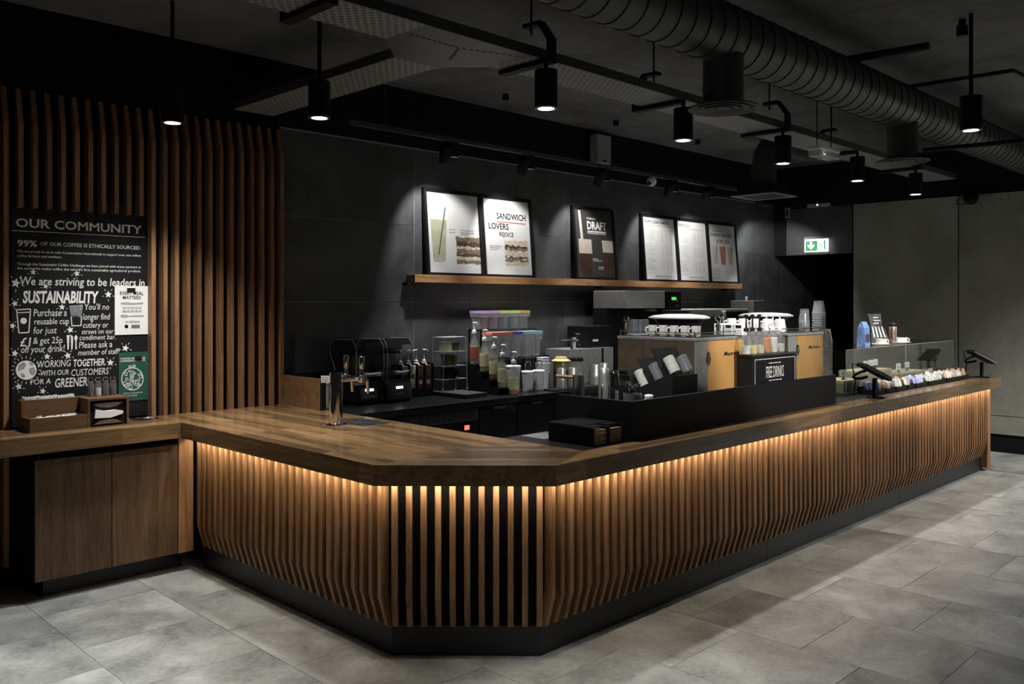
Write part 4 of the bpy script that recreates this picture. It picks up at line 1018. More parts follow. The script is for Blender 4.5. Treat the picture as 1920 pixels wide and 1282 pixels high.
# steel mat and acrylic tower
mt = MB().box(4.512, X_(905, 5.05), 5.0, 5.47, ZK, .935).build('drain_mat', 'grey_dark', bevel=.003); tag(mt, 'low dark drainer stand under the clear acrylic tower', 'drainer')
ta, tb, tY, tD = X_(821, 5.36), X_(867, 5.36), 5.30, .14
t = thing('acrylic_tower', 'clear four-tier acrylic tower on the back worktop', 'stand', ((ta+tb)/2, tY+.07, .935))
zs = [Z_(843, py, tY) for py in (711, 686, 659, 632)]
for x0_, x1_ in ((ta, ta+.018), (tb, tb-.018)):
    for y in (tY, tY+tD):
        MB().tube([(x0_, y, .936), (x1_, y, zs[-1])], .003, 6).build('post', 'edge_acrylic', t)
for k, z in enumerate(zs):
    i = .005*k
    MB().box(ta+i, tb-i, tY, tY+tD, z-.003, z).build('tier', 'edge_acrylic', t)
for x in (ta, (ta+tb)/2, tb): MB().lathe([(.008, .935), (.008, .95)], (x, tY, 0), 10).build('foot', 'edge_acrylic', t)
def cup(name, x, y, z, r0, r1, h, mat, label, cat, group=None, rim=None):
    t = thing(name, label, cat, (x, y, z), group)
    MB().lathe([(r0, 0), (r1, h), (r1-.004, h), (r0-.004, .006)], (x, y, z), 20, cap=True).build('body', mat, t, True)
    MB().lathe([(r1+.002, h-.012), (r1+.003, h), (r1-.006, h+.001)], (x, y, z), 20, cap=False).build('rim', rim or mat, t, True)
    return t
ym = tY+.07
t = cup('tasting_pot', ta+.085, ym, zs[2], .055, .048, .075, 'label_cream', 'pale green upturned pot on the upper tier of the acrylic tower', 'pot', rim='off_white')
t = cup('gold_pot', tb-.05, ym+.01, zs[2], .03, .034, .07, 'olive_dark', 'small gold cup beside the pale green pot on the acrylic tower', 'cup')
t = cup('olive_pot', (ta+tb)/2, ym, zs[1], .06, .07, .085, 'olive_dark', 'wide dark olive pot on the middle tier of the acrylic tower', 'pot')
t = cup('black_pot', (ta+tb)/2, ym, zs[0], .06, .072, .08, 'black_gloss', 'black pot on the lower tier of the acrylic tower', 'pot')
# stepped syrup rack
rk = thing('syrup_rack', 'black stepped rack for the tall syrup bottles', 'rack', (4.96, 5.2, ZK))
SB = [(889, 5.35, 1.134), (908, 5.25, 1.076), (926, 5.15, 1.017), (942, 5.05, .958), (963, 4.95, .902)]
for px, y, z in SB[:4]:
    MB().box(4.88, 5.05, y-.048, y+.048, z-.008, z-.001).build('step', 'black_gloss', rk)
    for x in (4.88, 5.043): MB().box(x, x+.007, y-.048, y+.048, ZK, z-.008).build('side', 'black_soft', rk)
syn = [('label_red', 'syrup_clear', 'rust-red label, highest at the back'), ('label_cream', 'syrup_yellow', 'cream label, second from the back'), ('label_cream', 'syrup_amber', 'amber syrup, third from the back'), ('label_cream', 'syrup_clear', 'pale yellow label, fourth from the back'), ('label_cream', 'syrup_amber', 'half-empty amber syrup, nearest the front')]
for (px, y, z), (lm, sm_, nm) in zip(SB, syn):
    x = X_(px, y)
    t = thing('syrup_bottle', 'tall white-pumped syrup bottle, '+nm+' of the stepped rack', 'bottle', (x, y, z), 'syrup bottles on the stepped rack')
    MB().lathe([(.037, 0), (.039, .01), (.039, .16), (.033, .185), (.016, .22), (.0145, .26)], (x, y, z), 20).build('bottle', 'glass_ware', t, True)
    hh = .06 if 'half' in nm else .15
    MB().lathe([(.035, .004), (.036, hh)], (x, y, z), 18).build('syrup', sm_, t, True)
    MB().lathe([(.0396, .045), (.0396, .145)], (x, y, z), 20, cap=False).build('label', lm, t, True)
    q = MB()
    for k in range(7): q.lathe([(.0399, .055+k*.012), (.0399, .0575+k*.012)], (x, y, z), 20, cap=False)
    tag(q.build('label_print', 'label_dark', t), kind='stuff')
    pump(t, x, y, z+.255, .09, s=1.2, d=.045)
# pitcher rack with coloured lids
rk = thing('pitcher_rack', 'black two-shelf rack holding clear pitchers with coloured rims', 'rack', (5.35, 5.4, ZK))
MB().box(5.05, 5.74, 5.40, 5.55, 1.405, 1.417).build('shelf', 'black_gloss', rk); MB().box(5.05, 5.74, 5.24, 5.39, 1.168, 1.18).build('shelf', 'black_gloss', rk)
for x in (5.05, 5.728):
    MB().box(x, x+.012, 5.24, 5.25, ZK, 1.168).build('leg', 'black_soft', rk); MB().box(x, x+.012, 5.54, 5.55, ZK, 1.405).build('leg', 'black_soft', rk); MB().box(x, x+.012, 5.39, 5.402, ZK, 1.405).build('leg', 'black_soft', rk)
def pitcher(x, y, z, h, mat, lab, w_=.058):
    t = thing('clear_pitcher', lab, 'pitcher', (x, y, z), 'clear pitchers with coloured rims')
    a, b = w_*.72, w_
    vs = [(x-a, y-a, z), (x+a, y-a, z), (x+a, y+a, z), (x-a, y+a, z), (x-a*1.08, y-a*1.08, z+h*.62), (x+a*1.08, y-a*1.08, z+h*.62), (x+a*1.08, y+a*1.08, z+h*.62), (x-a*1.08, y+a*1.08, z+h*.62), (x-b, y-b, z+h*.66), (x+b, y-b, z+h*.66), (x+b, y+b, z+h*.66), (x-b, y+b, z+h*.66), (x-b, y-b, z+h-.024), (x+b, y-b, z+h-.024), (x+b, y+b, z+h-.012), (x-b, y+b, z+h-.024)]
    fs = [(0, 3, 2, 1)]+[(4*j+k, 4*j+(k+1) % 4, 4*j+4+(k+1) % 4, 4*j+4+k) for j in range(3) for k in range(4)]
    MB().add(vs, fs).build('body', 'pitcher_clear', t)
    MB().box(x-b-.002, x+b+.002, y-b-.002, y+b+.002, z+h-.024, z+h).build('lid', mat, t)
    MB().box(x-a, x+a, y-a-.0015, y-a-.0005, z+.012, z+.016).build('measure_line', 'chalk_grey', t)
nm = ['first purple', 'second purple', 'lime', 'pale lime', 'orange']
for k, m_ in enumerate(('lid_purple', 'lid_purple', 'lid_lime', 'lid_lime', 'lid_orange')):
    pitcher(5.115+k*.1255, 5.475, 1.4172, .158, m_, 'clear pitcher with a %s rim on the upper shelf of the pitcher rack' % nm[k], .06)
nm = ['coral pink', 'salmon pink', 'dark blue', 'teal', 'pale teal end']
for k, m_ in enumerate(('lid_pink', 'lid_pink', 'lid_blue', 'lid_teal', 'lid_teal')):
    pitcher(5.11+k*.125, 5.315, 1.1802, .215, m_, 'clear pitcher with a %s rim on the lower shelf of the pitcher rack' % nm[k], .06)
# tubs, jars and steel shakers
for px, y, r, zt_, lab in ((962, 5.14, .062, 1.12, 'grey tub with a wire-handled ladle beside the front syrup bottle'), (989, 5.05, .05, 1.075, 'left of the paired grey tubs with flat lids'), (1010, 5.05, .05, 1.075, 'right of the paired grey tubs with flat lids')):
    x = X_(px, y)
    t = thing('topping_tub', lab, 'tub', (x, y, ZK))
    MB().lathe([(r*.82, 0), (r*.86, .01), (r, zt_-ZK-.014)], (x, y, ZK), 24).build('body', 'grey_plastic', t, True)
    MB().lathe([(r+.004, zt_-ZK-.014), (r+.005, zt_-ZK-.004), (r-.004, zt_-ZK)], (x, y, ZK), 24).build('lid', 'white_plastic', t, True)
    MB().tube([(x-.02, y, zt_), (x-.024, y, zt_+.06), (x-.01, y, zt_+.075), (x+.03, y, zt_+.075), (x+.038, y, zt_+.062), (x+.036, y, zt_)], .004, 8).build('ladle_handle', 'chrome', t, True)
xj = X_(1018, 5.15)
for k in range(4):
    o = MB().lathe([(.055, 0), (.057, .004), (.05, .012), (.01, .014)], (xj, 5.15, 1.121+k*.013), 20, Matrix.Rotation(.06*(-1)**k, 3, 'X')).build('purple_lid', 'lid_purple' if k % 2 else 'off_white', None, True); tag(o, '%s round lid in the small stack behind the paired grey tubs' % ['lowest, white', 'second, purple', 'third, white', 'topmost, purple'][k], 'lid', 'round lids stacked behind the tubs')
tj = cup('tall_tub', xj, 5.15, ZK, .06, .066, .219, 'grey_plastic', 'tall grey tub carrying the stack of round lids', 'tub')
xj, yj = X_(1052, 5.1), 5.10
t = thing('olive_jar', 'dark jar with a broad yellow lid behind the steel shaker cups', 'jar', (xj, yj, ZK))
MB().lathe([(.06, 0), (.066, .01), (.068, .2), (.06, .228)], (xj, yj, ZK), 24).build('jar', 'olive_dark', t, True)
MB().lathe([(.085, .228), (.088, .236), (.055, .25), (.05, .27), (.02, .272)], (xj, yj, ZK), 24).build('lid', 'lid_yellow', t, True)
xj, yj = X_(1080, 5.1), 5.10
t = thing('clear_jar', 'clear glass jar with a black lid behind the steel shaker cups', 'jar', (xj, yj, ZK))
MB().lathe([(.055, 0), (.06, .01), (.06, .2), (.05, .22)], (xj, yj, ZK), 24).build('jar', 'glass_ware', t, True)
MB().lathe([(.05, .004), (.052, .12)], (xj, yj, ZK), 20).build('contents', 'chalk_grey', t, True)
MB().lathe([(.066, .222), (.066, .25), (.05, .256)], (xj, yj, ZK), 24).build('lid', 'black_soft', t, True)
try_ = MB().box(X_(1030, 4.95), X_(1138, 4.95), 4.87, 5.04, ZK, .912).build('bar_tray', 'black_soft', None, bevel=.004); tag(try_, 'flat black tray under the upturned steel shaker cups', 'tray')
for k, (px, y, h) in enumerate(((1053, 4.94, .175), (1074, 4.93, .17), (1117, 4.95, .18), (1133, 4.97, .185))):
    x = X_(px, y)
    t = thing('steel_shaker', '%s upturned steel shaker cup from the left on the black tray' % ['first', 'second', 'third', 'fourth'][k], 'shaker', (x, y, .912), 'upturned steel shaker cups')
    MB().lathe([(.047, 0), (.048, .004), (.045, .03), (.0455, .035), (.043, .06), (.0435, .066), (.04, .1), (.0385, .104), (.038, h-.012), (.034, h), (.01, h+.001)], (x, y, .912), 24).build('cup', 'steel', t, True)
    MB().lathe([(.0485, 0), (.0495, .004), (.0485, .008)], (x, y, .912), 24, cap=False).build('rim', 'chrome', t, True)
xa, xb = X_(1068, 5.2), X_(1150, 5.2)
t = thing('coffee_brewer', 'steel-fronted coffee brewer with black head and chrome faucet', 'coffee machine', ((xa+xb)/2, 5.35, ZK))
MB().box(xa, xb, 5.2, 5.5, ZK, 1.218).build('body', 'steel', t, bevel=.004)
MB().box(xa+(xb-xa)*.72, xa+(xb-xa)*.76, 5.196, 5.2, ZK, 1.216).build('trim_strip', 'black_soft', t)
hx0, hx1 = X_(1101, 5.25), X_(1147, 5.25)
MB().box(hx0, hx1, 5.25, 5.5, 1.2185, Z_(1120, 611, 5.25)).build('head', 'black_soft', t, bevel=.006)
MB().box(hx0+.08, hx0+.16, 5.247, 5.25, Z_(1115, 640, 5.25), Z_(1115, 636, 5.25)).build('badge', 'white_plastic', t)
fx = X_(1088, 5.12)
MB().tube([(fx, 5.20, 1.30), (fx, 5.14, 1.30), (fx, 5.13, 1.26)], [.014, .012, .01], 12).build('faucet_spout', 'chrome', t, True)
MB().tube([(fx-.2, 5.18, 1.315), (fx-.05, 5.18, 1.31), (fx, 5.19, 1.30), (fx+.05, 5.20, 1.30)], [.012, .008, .016, .012], 12).build('faucet_arm', 'chrome', t, True)
MB().tube([(fx, 5.16, 1.31), (fx, 5.15, 1.365)], .006, 8).build('faucet_stem', 'chrome', t, True); MB().tube([(fx-.035, 5.15, 1.37), (fx+.03, 5.15, 1.362)], .008, 8).build('faucet_lever', 'chrome', t, True)
MB().box(fx-.02, fx+.02, 5.19, 5.22, 1.2185, 1.33).build('faucet_mount', 'chrome', t)
# tall brewer, steel oven and steel cabinet farther along
xa, xm, xb = X_(1173, 5.1), X_(1247, 5.1), X_(1276, 5.1)
z0, z1 = Z_(1210, 578, 5.1), Z_(1210, 545, 5.1)
t = thing('filter_brewer', 'tall filter brewer with steel head and small green display', 'coffee machine', ((xa+xb)/2, 5.3, ZK))
MB().box(xa, xm, 5.1, 5.5, z0, z1).build('head', 'steel', t, bevel=.004)
MB().box(xm, xb, 5.09, 5.5, z0-.02, z1).build('control_head', 'black_soft', t, bevel=.006)
MB().box(xm+.1, xm+.18, 5.087, 5.0899, z1-.09, z1-.06).build('green_display', 'screen_green', t)
for k in range(2): MB().lathe([(.01, 0), (.008, .006)], (xm+.2, 5.0895, z1-.1-.05*k), 10, Matrix.Rotation(math.pi/2, 3, 'X')).build('knob', 'chrome', t)
MB().box(xa, xb, 5.33, 5.5, ZK, z0).build('rear_column', 'black_soft', t); MB().box(xa, xb, 5.08, 5.33, ZK, ZK+.05).build('base', 'black_soft', t)
MB().lathe([(.09, z0-.03), (.06, z0-.005)], ((xa+xm)/2+.2, 5.2, 0), 20).build('brew_funnel', 'chrome', t, True)
t2 = thing('steel_urn', 'round steel coffee urn under the filter brewer head', 'urn', ((xa+xm)/2+.2, 5.2, ZK+.05))
MB().lathe([(.08, 0), (.085, .01), (.085, .36), (.07, .4), (.03, .41)], ((xa+xm)/2+.2, 5.2, ZK+.051), 24).build('body', 'steel', t2, True); MB().lathe([(.03, .41), (.03, .43), (.02, .44)], ((xa+xm)/2+.2, 5.2, ZK+.051), 16).build('stopper', 'black_soft', t2, True)
xa, xb = X_(1276, 5.1)+.02, X_(1404, 5.0); z1 = Z_(1340, 579, 5.0)
t = thing('rapid_oven', 'wide steel oven with rounded black door on the back worktop', 'oven', ((xa+xb)/2, 5.2, ZK))
MB().box(xa, xb, 5.0, 5.45, ZK+.03, z1).build('body', 'steel', t, bevel=.015)
xd = X_(1362, 4.99)
MB().box(xd, xb-.02, 4.985, 4.999, z1-.42, z1-.03).build('door', 'black_gloss', t, bevel=.006); MB().box(xd-.06, xd-.01, 4.985, 4.999, z1-.5, z1-.02).build('door_frame', 'white_plastic', t, bevel=.006)
MB().box(xa, xd-.08, 4.99, 4.999, z1-.5, z1-.08).build('side_door', 'grey_dark', t)
for x in (xa+.05, xb-.08): MB().box(x, x+.03, 5.05, 5.4, ZK, ZK+.03).build('foot', 'black_soft', t)
xa, xb = X_(1389, 5.15)+.06, X_(1412, 5.15)+.06; z1 = Z_(1400, 563, 5.15)
t = thing('steel_cabinet', 'narrow tall steel cabinet at the end of the back worktop', 'cabinet', ((xa+xb)/2, 5.3, ZK))
MB().box(xb-.25+.2, xb+.2, 5.15, 5.45, ZK, z1).build('body', 'steel', t, bevel=.004); MB().lathe([(.012, 0), (.012, .03), (.02, .04), (.01, .05)], (xb+.05, 5.3, z1), 10).build('top_knob', 'chrome', t, True)
# ================================================================== inside the machine screen
ZF = HC-.003
for k, (px, y, h, r) in enumerate(((1133, 3.25, .345, .036), (1151, 3.1, .345, .034))):
    x = X_(px, y)
    t = thing('steel_jug', '%s tall steel milk jug behind the end of the black screen' % ['left', 'right'][k], 'jug', (x, y, ZF), 'tall steel milk jugs')
    MB().lathe([(r, 0), (r*1.02, .01), (r, h*.6), (r*.86, h-.04), (r*.9, h-.01), (r*.7, h)], (x, y, ZF), 24).build('body', 'chrome' if k else 'steel', t, True)
    MB().tube([(x-r*.8, y-r*.4, ZF+h*.72), (x-r-.018, y-r*.7, ZF+h*.70), (x-r-.022, y-r*.7, ZF+h*.5), (x-r*.8, y-r*.4, ZF+h*.42)], .005, 8).build('handle', 'chrome', t, True)
x, y = X_(1141, 3.42), 3.35
xp, yp = 3.80, 3.24
t = thing('wooden_handle_pan', 'small steel pan with a brown wooden handle beside the steel jugs', 'pan', (xp, yp, ZF))
MB().lathe([(.03, 0), (.034, .01), (.034, .315), (.036, .32), (.032, .32), (.03, .03)], (xp, yp, ZF), 20).build('pan', 'steel', t, True)
MB().tube([(xp-.01, yp+.03, ZF+.305), (xp-.02, yp+.06, ZF+.305), (xp-.045, yp+.13, ZF+.308)], [.007, .011, .01], 10).build('handle', 'wood_handle', t, True)
x, y = X_(1186, 2.93), 2.93
t = thing('spoon_pot', 'round steel pot crowded with spoons inside the black screen', 'pot', (x, y, ZF))
MB().lathe([(.048, 0), (.052, .23), (.049, .23), (.045, .01)], (x, y, ZF), 24).build('pot', 'steel', t, True)
rr_ = random.Random(9)
for k in range(13):
    a = k*2.4; q = .012+.026*rr_.random(); bx_, by_ = x+q*math.cos(a), y+q*math.sin(a)
    o = thing('spoon', 'steel spoon standing in the round pot inside the black screen', 'spoon', (bx_, by_, ZF+.012), 'spoons in the steel pot')
    tx_, ty_ = bx_+.008*math.cos(a), by_+.008*math.sin(a); hz = .245+.03*rr_.random()
    MB().tube([(bx_, by_, ZF+.012), (tx_, ty_, ZF+hz)], .0035, 6).build('handle', 'black_soft' if k % 3 == 0 else 'chrome', o, True)
    MB().lathe([(.002, -.012), (.008, -.004), (.009, .004), (.003, .014)], (tx_, ty_, ZF+hz+.01), 8).build('bowl', 'chrome', o, True)
x, y = X_(1209, 2.93), 2.91
for k in range(9):
    o = MB().lathe([(.024, 0), (.026, .004), (.026, .013), (.02, .019), (.005, .019)], (x+.012, y, ZF+.04+k*.0195), 18).build('espresso_saucer', 'ceramic', None, True)
    tag(o, 'small white saucer in the short stack beside the spoon pot', 'saucer', 'white saucers stacked beside the spoon pot')
o = MB().lathe([(.027, 0), (.027, .03), (.024, .04), (.005, .04)], (x+.012, y, ZF), 18).build('saucer_stand', 'black_soft', None, True); tag(o, 'small black stand under the short stack of white saucers', 'stand')
# slanting lid holders
for bi, (xa, xb, lab) in enumerate(((4.18, 4.305, 'black slanting lid holder nearer the spoon pot'), (4.312, 4.44, 'black slanting lid holder against the espresso machine'))):
    t = thing('lid_holder', lab, 'holder', ((xa+xb)/2, 3.03, ZF), 'black slanting lid holders')
    MB().prism([(2.86, ZF), (2.86, 1.225), (2.90, 1.225), (3.235, 1.09), (3.235, ZF)], xa, xb, 'x').build('body', 'black_soft', t)
    for k, (yb, zb, L) in enumerate(((2.915, 1.215, .19), (3.02, 1.17, .17), (3.125, 1.125, .14))):
        d = Vector((0, math.cos(math.radians(58)), math.sin(math.radians(58)))); p0 = Vector(((xa+xb)/2, yb, zb))
        n_ = Vector((0, -d.z, d.y))
        M = Matrix.Translation(p0) @ Matrix(((1, 0, 0), (0, d.y, n_.y), (0, d.z, n_.z))).to_4x4() if False else None
        def pt(a, b, c): return p0+Vector((a, 0, 0))+d*b+n_*c
        q = MB(); hw = (xb-xa)/2-.003
        q.add([pt(-hw, -.02, .0), pt(hw, -.02, .0), pt(hw, L, .0), pt(-hw, L, .0), pt(-hw, -.02, .008), pt(hw, -.02, .008), pt(hw, L, .008), pt(-hw, L, .008)], [(0, 3, 2, 1), (4, 5, 6, 7), (0, 1, 5, 4), (1, 2, 6, 5), (2, 3, 7, 6), (3, 0, 4, 7)])
        q.build('chute', 'black_soft', t, bevel=.002)
        R3 = d.to_track_quat('Z', 'Y').to_matrix()
        c0 = p0+d*.004+n_*.0435
        o = MB()
        for j in range(12): o.lathe([(.030, .0085*j), (.034, .0085*j+.002), (.034, .0085*j+.006), (.030, .0085*j+.0082)], c0, 16, R3, cap=(j in (0, 11)))
        o = o.build('lid_stack', 'clear_cup' if (k+bi) % 2 else 'off_white', None, True)
        tag(o, 'pale drink lids stacked in chute %s of the %s slanting holder' % (['nearest the customers', 'in the middle', 'at the rear'][k], ['nearer', 'farther'][bi]), 'lids', kind='stuff')
# espresso machines
def espresso(xa, xb, xstrip, lab, ord_):
    ya, yb, zt_ = 2.95, 3.54, 1.43
    t = thing('espresso_machine', lab, 'coffee machine', ((xa+xb)/2, 3.25, ZF), 'espresso machines')
    MB().box(xa, xb, ya+.004, yb-.2, ZF+.02, zt_-.02).build('body', 'steel_dark', t, bevel=.004)
    MB().box(xa, xb, yb-.2, yb, 1.2, zt_-.02).build('group_head', 'steel_dark', t)
    MB().box(xa, xb, yb-.2, 3.345, ZF+.02, ZF+.07).build('drip_base', 'steel', t)
    MB().box(xa+.02, xb-.02, ya+.02, 3.33, ZF, ZF+.02).build('feet', 'black_soft', t)
    MB().box(xstrip+.003, xb, ya-.004, ya+.003, ZF+.02, zt_-.022).build('copper_panel', 'copper_panel', t, bevel=.002)
    MB().box(xa, xstrip-.003, ya-.004, ya+.003, ZF+.02, zt_-.022).build('steel_strip', 'steel', t, bevel=.002)
    MB().box(xa-.006, xb+.004, ya-.008, yb+.004, zt_-.02, zt_).build('top_rim', 'steel', t, bevel=.004)
    MB().box(xa+.01, xb-.01, ya+.01, yb-.01, zt_, zt_+.004).build('top_tray', 'black_soft', t)
    b = MB().lathe([(.026, 0), (.028, .004), (.022, .007), (.02, .004)], (0, 0, 0), 20, cap=False)
    M = Matrix.Translation((xstrip, ya-.0045, 1.30)) @ Matrix.Rotation(math.pi/2, 4, 'X') @ Matrix.Diagonal((.9, 1.65, 1, 1))
    MB().add([M @ v for v in b.v], b.f).build('badge_ring', 'chrome', t, True)
    b = MB().lathe([(.021, .0), (.018, .005), (.005, .007)], (0, 0, 0), 20); MB().add([M @ v for v in b.v], b.f).build('badge', 'steel_dark', t, True)
    q = MB(); w_ = xb-xstrip
    text_into(q, 'Mastrena', xstrip+w_*.42, xstrip+w_*.86, 1.31, .026, lambda u_, v_: (u_, ya-.0052, v_), .02, .4); q.build('script_badge', 'black_gloss', t)
    # rails round the cup tray
    for z in (zt_+.03,):
        MB().tube([(xa+.012, yb-.012, z), (xa+.012, ya+.012, z), (xb-.012, ya+.012, z)], .003, 6).build('cup_rail', 'steel_dark', t)
    for x, y in ((xa+.012, yb-.012), (xa+.012, 3.25), (xa+.012, 3.1), (xa+.012, ya+.012), ((xa+xb)/2, ya+.012), (xb-.012, ya+.012)):
        MB().tube([(x, y, zt_+.004), (x, y, zt_+.04)], .004, 6).build('rail_post', 'steel_dark', t)
    # chrome lever posts
    for x, y in ((xa+.05, yb-.03), (xa+.36, ya+.06)):
        MB().lathe([(.012, .004), (.012, .08), (.016, .09), (.02, .105), (.018, .122), (.006, .13)], (x, y, zt_), 14).build('lever_post', 'chrome', t, True)
    # bean hopper with a wide shallow lid
    hx, hy = xa+.44, 3.36
    MB().lathe([(.09, .004), (.12, .04), (.17, .105)], (hx, hy, zt_), 28).build('bean_hopper', 'black_gloss', t, True)
    MB().lathe([(.175, .105), (.205, .11), (.207, .118), (.17, .132), (.08, .14), (.01, .141)], (hx, hy, zt_), 32).build('hopper_lid', 'lid_bright', t, True)
    return zt_+.004
ZM = espresso(4.551, 5.125, 4.69, 'nearer espresso machine with dark steel side and copper panel', 0)
espresso(5.73, 6.27, 5.86, 'farther espresso machine with copper panel near the clear cup stacks', 1)
def mug(x, y, z, r, h, lab, grp, ang=2.6, inv=False):
    t = thing('white_cup', lab, 'cup', (x, y, z), grp)
    pr = [(r*.72, 0), (r*.9, .006), (r, h), (r-.003, h), (r*.8, .01)]
    if inv: pr = [(r, 0), (r*.98, h*.4), (r*.8, h*.92), (r*.7, h), (r*.1, h)]
    MB().lathe(pr, (x, y, z), 20).build('body', 'ceramic', t, True)
    c, s_ = math.cos(ang), math.sin(ang)
    MB().tube([(x+c*r*.85, y+s_*r*.85, z+h*.82), (x+c*(r+.016), y+s_*(r+.016), z+h*.78), (x+c*(r+.02), y+s_*(r+.02), z+h*.5), (x+c*(r+.01), y+s_*(r+.01), z+h*.25), (x+c*r*.8, y+s_*r*.8, z+h*.2)], .0045, 8).build('handle', 'ceramic', t, True)
ordn = ['first', 'second', 'third', 'fourth', 'fifth', 'sixth']
for k in range(5): mug(4.625, 3.315-.0815*k, ZM, .030, .068, '%s white cup from the left on the nearer espresso machine' % ordn[k], 'white cups on the nearer espresso machine')
for k in range(5): mug(5.80, 3.44-.098*k, ZM, .044, .095, '%s white cup from the left on the farther espresso machine' % ordn[k], 'white cups on the farther espresso machine', inv=True)
for k, (x, y) in enumerate(((4.66, 3.50), (4.69, 3.43), (4.61, 3.43), (4.63, 3.385))):
    if k == 3: continue
    t = thing('glass_tumbler', '%s upturned glass tumbler at the left of the cup row' % ['rear', 'right', 'front'][k], 'glass', (x, y, ZM), 'upturned tumblers')
    MB().lathe([(.033, 0), (.034, .01), (.029, .1), (.02, .102), (.004, .102)], (x, y, ZM), 18).build('glass', 'glass_ware', t, True); MB().lathe([(.0345, 0), (.0355, .004), (.0345, .008)], (x, y, ZM), 18, cap=False).build('rim', 'edge_acrylic', t, True)
for k, px in enumerate((1351, 1370, 1389)):
    y = Y_(px, 5.08)
    t = thing('shot_timer', '%s small white timer box with dark display on the nearer machine' % ['left', 'middle', 'right'][k], 'timer', (5.08, y, ZM), 'white timer boxes')
    MB().box(5.05, 5.11, y-.031, y+.031, ZM, ZM+.075).build('case', 'white_plastic', t, bevel=.004)
    MB().box(5.0485, 5.0499, y-.02, y+.02, ZM+.048, ZM+.066).build('display', 'black_gloss', t)
    for a in range(3):
        for b in range(2): MB().box(5.0485, 5.0499, y-.02+a*.016, y-.011+a*.016, ZM+.01+b*.016, ZM+.02+b*.016).build('button', 'grey_plastic', t)
# promotion box with pump bottles
xa, xb, ya, yb, zt_ = 4.995, 5.584, 2.815, 2.925, 1.314
t = thing('promo_box', 'black box with a FREE DRINKS sign between the espresso machines', 'box', ((xa+xb)/2, 2.87, ZF))
MB().box(xa, xb, ya, yb, ZF, zt_-.012).build('body', 'black_soft', t, bevel=.003)
MB().box(xa-.004, xb+.004, ya-.004, yb+.004, zt_-.012, zt_).build('shelf', 'black_gloss', t)
q0 = MB()
for a, b, c, d in ((.06, .97, .96, .967), (.06, .97, .38, .387)):
    MB().box(xa+a*(xb-xa), xa+b*(xb-xa), ya-.0015, ya, ZF+c*(zt_-ZF-.02), ZF+d*(zt_-ZF-.02)+.001).build('sign_border', 'chalk', t)
for a in (.06, .966): MB().box(xa+a*(xb-xa), xa+(a+.004)*(xb-xa), ya-.0015, ya, ZF+.38*(zt_-ZF-.02), ZF+.967*(zt_-ZF-.02)).build('sign_border', 'chalk', t)
def ptext(s, u0, u1, v, cap, bold=.0, mat='chalk'):
    q = MB(); text_into(q, s, xa+u0*(xb-xa), xa+u1*(xb-xa), ZF+v*(zt_-ZF-.02), cap, lambda u_, v_: (u_, ya-.0018, v_), bold); o = q.build('print', mat, t)
    if s.startswith('~'): o['kind'] = 'stuff'
ptext('~20', .36, .64, .88, .012); ptext('FREE DRINKS', .30, .70, .64, .078, 0); ptext('~28', .36, .66, .585, .010); ptext('~9', .42, .62, .44, .024, .01); ptext('~11', .84, .94, .5, .009)
bt = [(1399, 'snack_clear', 'black_soft', 'black-pumped clear'), (1411, 'syrup_yellow', 'black_soft', 'black-pumped golden'), (1424, 'syrup_clear', 'black_soft', 'black-pumped pale'), (1437, 'syrup_amber', 'white_plastic', 'clear-pumped amber'), (1449, 'off_white', 'white_plastic', 'clear-pumped milky white'), (1462, 'syrup_clear', 'white_plastic', 'clear-pumped straw-coloured')]
for px, m_, pm, lab in bt:
    x, y = X_(px, 2.87), 2.87
    t = thing('pump_bottle', lab+' bottle on the promotion box', 'bottle', (x, y, zt_), 'pump bottles on the promotion box')
    MB().lathe([(.031, 0), (.033, .006), (.033, .085), (.025, .115), (.012, .135), (.012, .15)], (x, y, zt_), 18).build('bottle', 'glass_ware', t, True)
    MB().lathe([(.030, .003), (.031, .055 if 'milky' not in lab and 'amber' not in lab else .1)], (x, y, zt_), 16).build('liquid', m_, t, True)
    pump(t, x, y, zt_+.148, .105, pm, d=-.03, s=1.0)
# cup stacks
def stack(x, y, z0, n, dz, r0, r1, h, mat, lab, grp, inv=True):
    first = None
    for k in range(n):
        z = z0+k*dz
        if first is None:
            pr = [(r1, 0), (r1+.002, .003), (r1, .006), (r0, h), (r0*.1, h)] if inv else [(r0, 0), (r1, h)]
            first = MB().lathe(pr, (x, y, z), 18, cap=False).build('stacked_cup', mat, None, True, origin=(x, y, z)); o = first
            if mat == 'clear_cup':
                first.data.materials.append(MAT['edge_acrylic'])
                for p_ in first.data.polygons:
                    if p_.center.z < .0065: p_.material_index = 1
        else:
            o = first.copy(); COL.objects.link(o); o.location = (x, y, z)
        tag(o, lab, 'cup', grp)
stack(X_(1508, 3.0), 3.0, ZM, 7, .012, .030, .039, .095, 'clear_cup', 'clear plastic cup in the short stack on the farther machine', 'clear cups, short stack')
stack(6.40, 3.04, ZF, 36, .0185, .034, .05, .1, 'clear_cup', 'clear plastic cup in the tall stack right of the farther machine', 'clear cups, tall stack')
stack(6.525, 3.035, ZF, 24, .0185, .026, .042, .1, 'ceramic', 'white paper cup in the stack beside the display case', 'white paper cups, tall stack')
